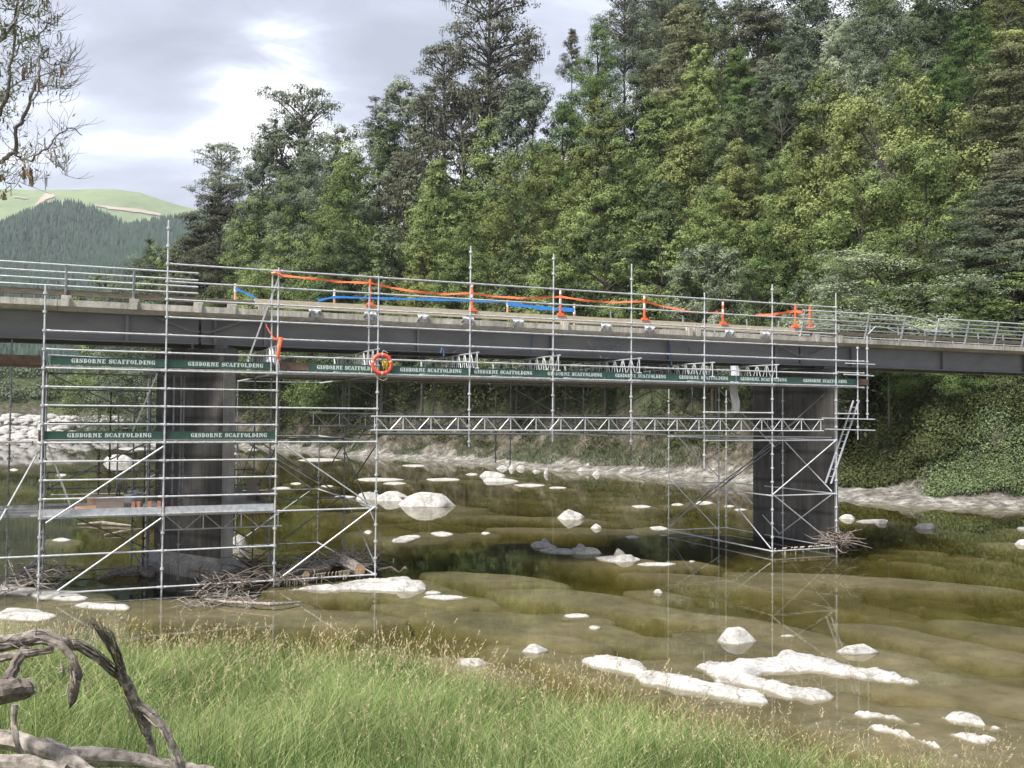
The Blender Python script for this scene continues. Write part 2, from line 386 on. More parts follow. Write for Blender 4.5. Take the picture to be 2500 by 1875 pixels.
def far_ground(X, Y, s=None):
    X = np.asarray(X, float); Y = np.asarray(Y, float)
    if s is None: s = sfar(X, Y)
    t = X/np.maximum(Y, 1)
    n1 = fbm(X/14, Y/14, 3, 4); n2 = fbm(X/3.2, Y/3.2, 9, 4); n3 = fbm(X/1.1, Y/1.1, 14, 3)
    sw = s + (n2-0.5)*3.0*sstep(1, 5, s)
    z = np.where(s < 0, np.maximum(s*0.35, -1.6), 0)
    z = z + 0.55*sstep(-0.3, 2.6, s+(n3-.5)*1.2)*(0.5+n2)
    right = sstep(0.30, 0.36, t)*(1-sstep(.44, .50, t))                      # mud flat under the right bank
    z = z + (1-right)*(7.2*sstep(1.5, 9.0, sw)) + right*(6.4*sstep(3.0, 10.5, sw))
    slope = 1.0*np.maximum(s-7-3*right, 0)
    cap = np.interp(t, [-0.62, -0.42, -0.33, -0.2, -0.1, 0.02, 0.2], [5, 9, 16, 34, 55, 80, 100])
    slope = cap*(1-np.exp(-slope/cap))
    z = z + slope + (n2-0.5)*2.2*sstep(2, 6, s) + (n3-0.5)*1.1*sstep(1.5, 4, s) + (n1-0.5)*4*sstep(8, 25, s)
    # gravel bar of white boulders in the distance on the left
    left = sstep(-0.3, -0.36, t)
    bar = 0.2*sstep(-1, 1, s) + 3.6*sstep(0, 30, s) + (n2-0.5)*1.0*sstep(0, 3, s) + 9*sstep(32, 55, s)
    z = z*(1-left) + np.where(s < 0, np.maximum(s*0.1, -1.2), bar)*left
    return z
NX = [-60, -30, -11.6, -7.8, -5, -2.2, -0.85, 1.16, 3.1, 4.8, 7.1, 12, 30, 60]
NY = [25, 22.5, 20.4, 20.0, 19.8, 19.2, 18.3, 16.6, 14.9, 13.7, 12.6, 11.2, 9, 6]
def snear(X, Y): return (np.interp(X, NX, NY) - Y)*0.85
def near_ground(X, Y):
    X = np.asarray(X, float); Y = np.asarray(Y, float); s = snear(X, Y)
    n = fbm(X/2.1, Y/2.1, 21, 4); n2 = fbm(X/0.5, Y/0.5, 25, 3)
    z = np.interp(s, [-6, -1.2, 0, 4, 8, 12, 16, 19, 30], [-3.5, -0.9, 0.03, 0.33, 0.85, 1.65, 2.6, 3.2, 3.7])
    return z + (n-0.5)*0.28 + (n2-0.5)*0.08
def bed_depth(X, Y):
    a = 0.6*X-0.8*Y; b = 0.8*X+0.6*Y
    w = fbm(a/16, b/7, 31, 4)
    ph = b/4.2 + 2.6*w; sw = ph-np.floor(ph)
    w2 = fbm(a/5, b/2.4, 35, 4)
    ph2 = b/1.7 + 2.2*w2; sw2 = ph2-np.floor(ph2)
    ledge = np.minimum(sw/0.85, (1-sw)/0.15)          # slow rise, sharp scarp
    ledge2 = np.minimum(sw2/0.8, (1-sw2)/0.2)
    pool = sstep(0.44, 0.66, fbm(a/13+3.3, b/9+1.7, 41, 4))
    d = 0.10 + 0.30*(1-ledge) + 0.10*(1-ledge2)*fbm(a/4, b/4, 44, 2) + 0.65*pool + 0.10*(fbm(X/0.8, Y/0.8, 47, 3)-0.5)
    w3 = fbm(a/6+9, b/2.6+4, 61, 4, 0.55)*0.75+0.25*fbm(X/1.3, Y/1.3, 65, 3); q = w3*7; fl = np.floor(q); fr_ = q-fl
    d = 0.08 + 0.62*d + 0.24*np.maximum(0, (fl+sstep(0.93, 1.0, fr_)+0.10*fr_)-1.6)*1.3
    far = np.interp(Y, [14, 30, 60, 120], [1.0, 0.85, 0.55, 0.35])
    return d*far

# riverbed
xs = np.concatenate([np.linspace(-130, -22, 160)[:-1], np.linspace(-22, 26, 460)[:-1], np.linspace(26, 75, 80)])
ys = np.concatenate([np.linspace(8, 45, 420)[:-1], np.linspace(45, 175, 260)])
bxs, bys = xs, ys
SHELF = []          # rocks stand on shelves of bedrock: (x, y, radius)
m, nt, b = newmat('riverbed_rock')
f1 = noise(nt, 0.35, 7, 0.6); f2 = noise(nt, 2.5, 6, 0.6)
c = ramp(nt, f1, [(0.3, (0.075, 0.064, 0.033)), (0.5, (0.125, 0.107, 0.060)), (0.7, (0.185, 0.158, 0.098))])
c = mix(nt, 0.7, c, ramp(nt, f2, [(0.3, (0.55, 0.55, 0.45)), (0.6, (1, 1, 1))]), 'MULTIPLY')
lnk(nt, c, b.inputs['Base Color']); b.inputs['Roughness'].default_value = 1; bump(nt, b, f2, 0.5, 0.08)
bedmat = m

# water: a closed body with a mirror-like, slightly rippled surface
m, nt, b = newmat('river_water'); nt.nodes.remove(b)
f = noise(nt, 0.9, 4, 0.5, stretch=(0.7, 1.4, 1))
bp = nt.nodes.new('ShaderNodeBump'); bp.inputs['Strength'].default_value = 0.018; bp.inputs['Distance'].default_value = 0.12; lnk(nt, f, bp.inputs['Height'])
fr = nt.nodes.new('ShaderNodeFresnel'); fr.inputs['IOR'].default_value = 1.33; lnk(nt, bp.outputs[0], fr.inputs['Normal'])
tr = nt.nodes.new('ShaderNodeBsdfTransparent'); gl = nt.nodes.new('ShaderNodeBsdfGlossy'); gl.inputs['Roughness'].default_value = 0.0
lnk(nt, bp.outputs[0], gl.inputs['Normal'])
ms = nt.nodes.new('ShaderNodeMixShader'); lnk(nt, fr.outputs[0], ms.inputs[0]); lnk(nt, tr.outputs[0], ms.inputs[1]); lnk(nt, gl.outputs[0], ms.inputs[2])
va = nt.nodes.new('ShaderNodeVolumeAbsorption'); va.inputs['Color'].default_value = (0.59, 0.575, 0.15, 1); va.inputs['Density'].default_value = 0.75
o_ = nt.nodes['Material Output']; lnk(nt, ms.outputs[0], o_.inputs[0]); lnk(nt, va.outputs[0], o_.inputs['Volume'])
wb = MB(); wb.hexa([(-170, 7, -6), (90, 7, -6), (90, 190, -6), (-170, 190, -6), (-170, 7, 0), (90, 7, 0), (90, 190, 0), (-170, 190, 0)])
tag(wb.build('river_water', m), kind='structure')

# near bank
xs = np.linspace(-34, 30, 400); ys = np.linspace(-8, 27, 260); X, Y = np.meshgrid(xs, ys)
m, nt, b = newmat('bank_soil')
f1 = noise(nt, 1.2, 6, 0.6)
lnk(nt, ramp(nt, f1, [(0.35, (0.10, 0.12, 0.035)), (0.55, (0.17, 0.17, 0.07)), (0.75, (0.30, 0.25, 0.15))]), b.inputs['Base Color'])
b.inputs['Roughness'].default_value = 1; bump(nt, b, f1, 0.6, 0.1)
grid('riverbank', xs, ys, near_ground(X, Y), m)

# far bank and hillside
xs = np.concatenate([np.linspace(-300, -60, 150)[:-1], np.linspace(-60, 60, 230)[:-1], np.linspace(60, 150, 50)])
ys = np.concatenate([np.linspace(40, 150, 240)[:-1], np.linspace(150, 330, 110)])
X, Y = np.meshgrid(xs, ys)
m, nt, b = newmat('hillside_ground')
geo = nt.nodes.new('ShaderNodeNewGeometry'); sp = nt.nodes.new('ShaderNodeSeparateXYZ'); lnk(nt, geo.outputs['Position'], sp.inputs[0])
f1 = noise(nt, 0.22, 7, 0.62); f2 = noise(nt, 1.1, 7, 0.65); f3 = noise(nt, 0.6, 6, 0.6, stretch=(1, 1, 2.2))
rock = ramp(nt, f2, [(0.34, (0.075, 0.064, 0.050)), (0.5, (0.165, 0.158, 0.142)), (0.68, (0.37, 0.365, 0.34))])
f4 = noise(nt, 3.4, 8, 0.75); rock = mix(nt, 0.9, rock, ramp(nt, f4, [(0.38, (0.22, 0.19, 0.16)), (0.5, (0.85, 0.83, 0.8)), (0.66, (1.2, 1.2, 1.2))]), 'MULTIPLY')
lo = nt.nodes.new('ShaderNodeMapRange'); mz = nt.nodes.new('ShaderNodeMath'); mz.operation = 'MULTIPLY_ADD'; lnk(nt, f3, mz.inputs[0]); mz.inputs[1].default_value = -2.2; lnk(nt, sp.outputs[2], mz.inputs[2])
lnk(nt, mz.outputs[0], lo.inputs[0]); lo.inputs[1].default_value = -0.7; lo.inputs[2].default_value = 0.5
rock = mix(nt, lo.outputs[0], rock, mix(nt, 1.0, rock, (0.42, 0.38, 0.31), 'MULTIPLY'))
veg = ramp(nt, f2, [(0.3, (0.022, 0.02, 0.012)), (0.5, (0.034, 0.044, 0.015)), (0.7, (0.065, 0.085, 0.025))])
ma = nt.nodes.new('ShaderNodeMath'); ma.operation = 'MULTIPLY_ADD'; lnk(nt, f1, ma.inputs[0]); ma.inputs[1].default_value = -11; lnk(nt, sp.outputs[2], ma.inputs[2])
mb_ = nt.nodes.new('ShaderNodeMath'); mb_.operation = 'MULTIPLY_ADD'; lnk(nt, f3, mb_.inputs[0]); mb_.inputs[1].default_value = -7; lnk(nt, ma.outputs[0], mb_.inputs[2])
hf = nt.nodes.new('ShaderNodeMapRange'); lnk(nt, mb_.outputs[0], hf.inputs[0]); hf.inputs[1].default_value = -4.4; hf.inputs[2].default_value = -2.6
hf.inputs[3].default_value = 0; hf.inputs[4].default_value = 1
lnk(nt, mix(nt, hf.outputs[0], rock, veg), b.inputs['Base Color']); b.inputs['Roughness'].default_value = 1
bump(nt, b, f2, 0.8, 0.3)
HG = grid('hillside', xs, ys, far_ground(X, Y), m)

# distant hills
def ridge(name, outline, Y0, depth, front, mat, nx=160, ny=60, seed=5, rough=10):
    # ridge line given by where it stands against the sky, at distance Y0, with a real slope down towards us and behind
    ox = [p[0] for p in outline]; oy = [p[1] for p in outline]
    d0 = ray(outline[0][0], 500); d1 = ray(outline[-1][0], 500)
    xs = np.linspace(d0.x/d0.y*Y0, d1.x/d1.y*Y0, nx); ys = np.linspace(Y0-front, Y0+depth, ny)
    px = np.array([topix((x, Y0, CAMH+150))[0] for x in xs]); py = np.interp(px, ox, oy)
    H = np.array([ondist(a, b_, Y0).z for a, b_ in zip(px, py)])
    X, Y = np.meshgrid(xs, ys)
    k = np.where(Y < Y0, (Y-(Y0-front))/front, 1-(Y-Y0)/depth); k = np.clip(k, 0, 1)
    n = fbm(X/120, Y/120, seed, 4)-0.5
    prof = np.where(Y < Y0, k**1.12, k)
    Z = H[None, :]*prof + n*rough*4*np.sin(k*math.pi)*1.2
    return grid(name, xs, ys, Z, mat), xs, ys, Z
m, nt, b = newmat('pasture')
f1 = noise(nt, 0.004, 6, 0.6); f2 = noise(nt, 0.03, 5, 0.6)
c = ramp(nt, f1, [(0.35, (0.085, 0.12, 0.045)), (0.65, (0.15, 0.195, 0.08))])
lnk(nt, mix(nt, 0.6, c, ramp(nt, f2, [(0.3, (0.7,)*3), (0.6, (1.1,)*3)]), 'MULTIPLY'), b.inputs['Base Color']); b.inputs['Roughness'].default_value = 1
ridge('pasture_hill', [(-900, 520), (-300, 470), (0, 456), (100, 459), (190, 457), (280, 456), (340, 466), (400, 486), (450, 500), (560, 520), (760, 560), (1100, 640)], 2600, 900, 1100, m, 200, 60, 7, 12)
m2, nt, b = newmat('plantation_floor'); b.inputs['Base Color'].default_value = (0.03, 0.05, 0.03, 1); b.inputs['Roughness'].default_value = 1
po, pxs, pys, pZ = ridge('plantation_hill', [(-700, 640), (-250, 580), (0, 568), (50, 557), (90, 528), (125, 511), (160, 507), (200, 513), (235, 530), (270, 543), (310, 565), (350, 558), (400, 549), (450, 543), (560, 520), (800, 560)], 1500, 500, 900, m2, 160, 90, 11, 9)
# erosion scars on the pasture hill: thin slips of bare clay hugging the slope
slip = M('bare_clay', (0.30, 0.245, 0.195), (0.21, 0.165, 0.13), 0.02, 0.95, 0, 0)
def scar(name, pts, label):
    # pts: (x, ytop, ybottom); laid on the hill's face by ray march
    dg = bpy.context.evaluated_depsgraph_get(); ob = bpy.data.objects['pasture_hill']
    vs = []; 
    for i in range(len(pts)*6-5):
        a = pts[i//6]; b_ = pts[min(i//6+1, len(pts)-1)]; k = (i % 6)/6
        x = a[0]+(b_[0]-a[0])*k; y0 = a[1]+(b_[1]-a[1])*k + random.uniform(-.8, .8); y1 = a[2]+(b_[2]-a[2])*k + random.uniform(-1.2, 1.2)
        for y in (y0, y1):
            d = ray(x, y); okk, loc, nn, _ = ob.ray_cast(Vector((0, 0, CAMH)), d.normalized())
            if not okk: loc = ondist(x, y, 2300); nn = Vector((0, -1, 0))
            vs.append(loc + nn*3)
    n = len(vs)//2; me = MB(); me.add(vs, [(2*i, 2*i+1, 2*i+3, 2*i+2) for i in range(n-1)])
    o = me.build(name, slip); tag(o, kind='structure')
bpy.context.view_layer.update()
random.seed(4)
scar('clay_slip', [(84, 505, 509), (100, 485, 500), (112, 474, 490), (134, 477, 483)], '')
scar('clay_slip', [(232, 501, 505), (270, 507, 513), (330, 511, 520), (392, 524, 529)], '')
scar('clay_slip', [(34, 481, 483), (68, 485, 488)], '')

# pine plantation: one far-off mass of conifers
rng = np.random.default_rng(12)
nP = 9000
py_ = rng.uniform(700, 1560, nP*4); px_ = rng.uniform(-0.92, -0.25, nP*4)*py_
xi = np.clip(np.searchsorted(pxs, px_)-1, 0, len(pxs)-2); 
fx = (px_-pxs[xi])/(pxs[xi+1]-pxs[xi]); yi = np.clip(np.searchsorted(pys, py_)-1, 0, len(pys)-2); fy = (py_-pys[yi])/(pys[yi+1]-pys[yi])
pz_ = (pZ[yi, xi]*(1-fx)+pZ[yi, xi+1]*fx)*(1-fy) + (pZ[yi+1, xi]*(1-fx)+pZ[yi+1, xi+1]*fx)*fy
tq = px_/py_; keep = (tq > -0.90) & (tq < -0.26) & (pz_ > 30); px_, py_, pz_ = px_[keep], py_[keep], pz_[keep]
print('pines', len(px_))
V = []; Fq = []; T = []; n0 = 0
K = 6
hh = rng.uniform(13, 20, len(px_)); rr = hh*rng.uniform(0.16, 0.23, len(px_)); tt = rng.uniform(0, 1, len(px_))
ang = np.arange(K)*2*math.pi/K
for lay, (z0, z1, rs) in enumerate(((0.05, 0.62, 1.0), (0.40, 1.0, 0.62))):
    ring = np.stack([px_[:, None]+np.cos(ang+lay)*rr[:, None]*rs*rng.uniform(.7, 1.2, (len(px_), K)), py_[:, None]+np.sin(ang+lay)*rr[:, None]*rs,
                     (pz_+hh*z0)[:, None]+np.zeros(K)+rng.uniform(-1, 1, (len(px_), K))], 2)
    top = np.stack([px_, py_, pz_+hh*z1], 1)[:, None, :]
    V.append(np.concatenate([ring, top], 1).reshape(-1, 3))
    base = n0 + np.arange(len(px_))[:, None]*(K+1)
    Fq.append(np.stack([base+np.arange(K), base+(np.arange(K)+1) % K, base+K+0*np.arange(K)], 2).reshape(-1, 3))
    T.append(np.repeat(tt, K+1)); n0 += len(px_)*(K+1)
o = link('pine_plantation', npmesh('pine_plantation', np.concatenate(V), np.concatenate(Fq), LM['pine'], np.concatenate(T)))
tag(o, 'far-off dark blue-green pine plantation covering the pointed hill at left', 'pine plantation', kind='stuff')

# ------------------------------------------------------------------ trees
def crown_mesh(kind, seed, fine=False):
    rng = np.random.default_rng(seed)
    C = []; Nn = []; S = []; T = []; lobes = []
    P_ = dict(conifer=(88, 400, 0.0225), dome=(86, 400, 0.0225), airy=(105, 290, 0.0205), layered=(95, 340, 0.0225), shrub=(80, 440, 0.018), cone=(95, 360, 0.020), spindly=(80, 190, 0.019))[kind]
    nl, nf, fs = P_
    if fine: nl = int(nl*1.25); nf = int(nf*1.75); fs *= 0.66
    tries = 0
    while len(lobes) < nl and tries < 4000:
        tries += 1
        z = rng.uniform(0.03, 0.97)
        if kind == 'conifer': env = 0.5*(1-z)**0.62*(0.72+0.28*min(z/0.2, 1)); prob = env/0.5+.12
        elif kind == 'cone': env = 0.46*(1-z)**0.9+0.03; prob = env/0.5+.15
        elif kind == 'dome': env = 0.5*math.sqrt(max(0, 1-((z-0.42)/0.58)**2)); prob = env/.5+.1
        elif kind == 'shrub': env = 0.5*math.sqrt(max(0, 1-((z-0.25)/0.74)**2)); prob = env/.5
        elif kind == 'layered': env = 0.5*(1-z)**0.5*(0.8+0.2*math.sin(z*31+seed)); prob = env/.5+.1
        elif kind == 'spindly': env = 0.40*(1-z)**0.45*(0.5+.5*min(z/.3, 1)); prob = .7
        else: env = 0.5*math.sqrt(max(0, 1-((z-0.55)/0.46)**2))*(0.75+0.35*math.sin(z*19+seed)); prob = env/.5; z = max(z, 0.18)
        if rng.uniform() > prob: continue
        ph = rng.uniform(0, 2*math.pi); lumpy = 0.85+0.25*math.sin(ph*3+seed)+0.12*math.sin(ph*5+z*9+seed)
        rad = env*lumpy*rng.uniform(0.55, 1.0)**0.7
        s = (rng.uniform(0.10, 0.17)*(1.15-0.5*z) if kind not in ('airy', 'spindly') else rng.uniform(0.08, 0.14))
        if kind == 'airy':
            s *= 0.85
            c = np.array([rad*math.cos(ph), rad*math.sin(ph), z])
            if any(abs(c[2]-l[0][2]) < 0.035 and np.hypot(*(c[:2]-l[0][:2])) < 0.08 for l in lobes): continue
        lobes.append((np.array([rad*math.cos(ph), rad*math.sin(ph), z]), s))
    up0 = dict(airy=-0.15, layered=0.0).get(kind, -0.3)
    for (c, s) in lobes:
        sc = np.array([s, s, s*0.62])
        if kind in ('layered', 'airy'): sc = np.array([s*1.25, s*1.25, s*0.34])
        if kind == 'spindly': sc = np.array([s*0.5, s*0.5, s*1.0])
        if kind == 'cone': sc = np.array([s*.9, s*.9, s*0.5])
        lt = rng.uniform(0.1, 0.9)*0.45; ns = 12; e = rng.normal(size=(ns, 3)); e[:, 2] = np.abs(e[:, 2])+up0; e /= np.linalg.norm(e, axis=1, keepdims=True)
        for j in range(ns):
            sub = c+e[j]*sc*rng.uniform(0.5, 0.9); ss = sc*rng.uniform(0.32, 0.52)
            n = max(8, int(nf*rng.uniform(.7, 1.2)*(s/0.13)**1.6/ns)); d = rng.normal(size=(n, 3)); d[:, 2] = np.abs(d[:, 2])*1.1-0.35; d += e[j]*0.5; d /= np.linalg.norm(d, axis=1, keepdims=True)
            C.append(sub+d*ss*rng.uniform(0.6, 1.08, (n, 1))); Nn.append(d*0.75+e[j]*0.5+rng.normal(size=(n, 3))*0.27)
            S.append(rng.uniform(0.55, 1.25, n)*fs); T.append(np.clip(lt+rng.uniform(0, .2)+rng.uniform(0, 0.42, n), 0, 1))
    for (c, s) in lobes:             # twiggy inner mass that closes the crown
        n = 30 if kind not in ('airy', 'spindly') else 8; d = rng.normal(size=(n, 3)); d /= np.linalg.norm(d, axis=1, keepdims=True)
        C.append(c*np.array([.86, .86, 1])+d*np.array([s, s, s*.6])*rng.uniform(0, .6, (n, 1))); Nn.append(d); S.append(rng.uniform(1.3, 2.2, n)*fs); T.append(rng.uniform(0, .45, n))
    C = np.concatenate(C); C[:, 2] = np.clip(C[:, 2], 0.0, 1.02)
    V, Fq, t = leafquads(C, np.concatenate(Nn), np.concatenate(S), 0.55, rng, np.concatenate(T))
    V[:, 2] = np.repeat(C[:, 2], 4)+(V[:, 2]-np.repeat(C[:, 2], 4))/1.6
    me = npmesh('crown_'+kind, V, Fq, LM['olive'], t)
    # trunk with limbs
    tb = MB(); H = 0.86 if kind == 'airy' else 0.70
    pts = [(0.012*math.sin(i*1.3+seed), 0.012*math.cos(i+seed), H*i/8) for i in range(9)]
    tb.path(pts, [(0.020 if kind == 'airy' else 0.015)*(1-i/9.5)+0.003 for i in range(9)], 7)
    for (c, s) in (lobes if kind == 'airy' else lobes[::6]):
        z0 = max(0.06, c[2]-0.16*rng.uniform(0.5, 1)); z0 = min(z0, H*0.97)
        mid = (c*0.5+np.array([0, 0, z0])*0.5); mid[2] += 0.01
        tb.path([(0, 0, z0), tuple(mid), tuple(c)], [0.0055, 0.004, 0.002] if kind == 'airy' else [0.009, 0.006, 0.003], 4)
    tm = bpy.data.meshes.new('trunk_'+kind); tm.from_pydata([tuple(v) for v in tb.v], [], tb.f); tm.materials.append(barkm)
    # hanging lichen streamers (for the old conifers)
    lm = None
    if kind == 'airy':
        n = 900; idx = rng.integers(0, len(C), n); p = C[idx]; ln = rng.uniform(0.02, 0.06, n); w = 0.004
        a = rng.uniform(0, math.pi, n); dx = np.stack([np.cos(a)*w, np.sin(a)*w, 0*a], 1); dz = np.stack([0*a, 0*a, -ln], 1)
        Vl = np.stack([p-dx, p+dx, p+dx*0.4+dz, p-dx*0.4+dz], 1).reshape(-1, 3)
        lm = npmesh('lichen', Vl, np.arange(n*4).reshape(-1, 4), LM['lichen'], np.repeat(rng.uniform(0, 1, n), 4))
    return me, tm, lm
CV = {}
for kind, ns in (('conifer', 5), ('dome', 5), ('airy', 3), ('layered', 2), ('shrub', 3), ('cone', 2), ('spindly', 2)):
    CV[kind] = [crown_mesh(kind, 100*i+len(kind)) for i in range(ns)]
CF = {kind: [crown_mesh(kind, 100*i+len(kind)+7, True) for i in range(2)] for kind in ('conifer', 'dome', 'shrub', 'layered')}
cnt = {}
def tree(xv, yv, wv, d, kind, mat, label, name=None, group='trees on the forested hillside', cat='tree', lichen=False):
    x = xv*1.13; y = yv*1.13; t = (ray(x, y).x/ray(x, y).y); Z = float(shoreY(t))+d*1.25+5
    top = ondist(x, y, Z); w = wv*1.13/F*Z*(1.12 if yv < 130 and xv < 1460 else 1.36); g = float(far_ground(top.x, Z))-0.4; h = max(top.z-g, 2.0)
    i = cnt.get(kind, 0); cnt[kind] = i+1; src = CF if (wv >= 165 and kind in CF) else CV; me, tm, lm = src[kind][i % len(src[kind])]
    r = thing(name or {'shrub': 'shrub'}.get(kind, 'tree'), (top.x, Z, g), label, cat, group)
    r.rotation_euler = (0, 0, (i*2.399) % 6.283)
    def part(nm, mesh, mt=None, s=None):
        o = link(nm, mesh, r); o.scale = s or (w, w, h)
        if mt: o.material_slots[0].link = 'OBJECT'; o.material_slots[0].material = mt
        return o
    hc = min(h*(0.74 if d <= 5 and xv > 450 and kind != 'shrub' else 1), w*(0.6 if kind == 'shrub' and wv > 300 else 1.65)); up = (0, 0, h-hc)
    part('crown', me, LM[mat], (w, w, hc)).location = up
    tk = part('trunk', tm, None, (w, w, hc)); tk.location = up
    if h-hc > 0.3:
        bole = MB(); rr_ = (0.006 if kind == 'shrub' else 0.014)*w; bole.tube((top.x, Z, g), (top.x, Z, g+h-hc+0.1*hc), rr_*1.35, rr_, 8)
        bole.build('bole', barkm, r)
    if lm and lichen: part('hanging_lichen', lm, None, (w, w, hc)).location = up
    if DEBUG: print('%-60s Z%.0f g%.0f h%.0f w%.0f' % (label[:60], Z, g, h, w))
    return r
DEBUG = False
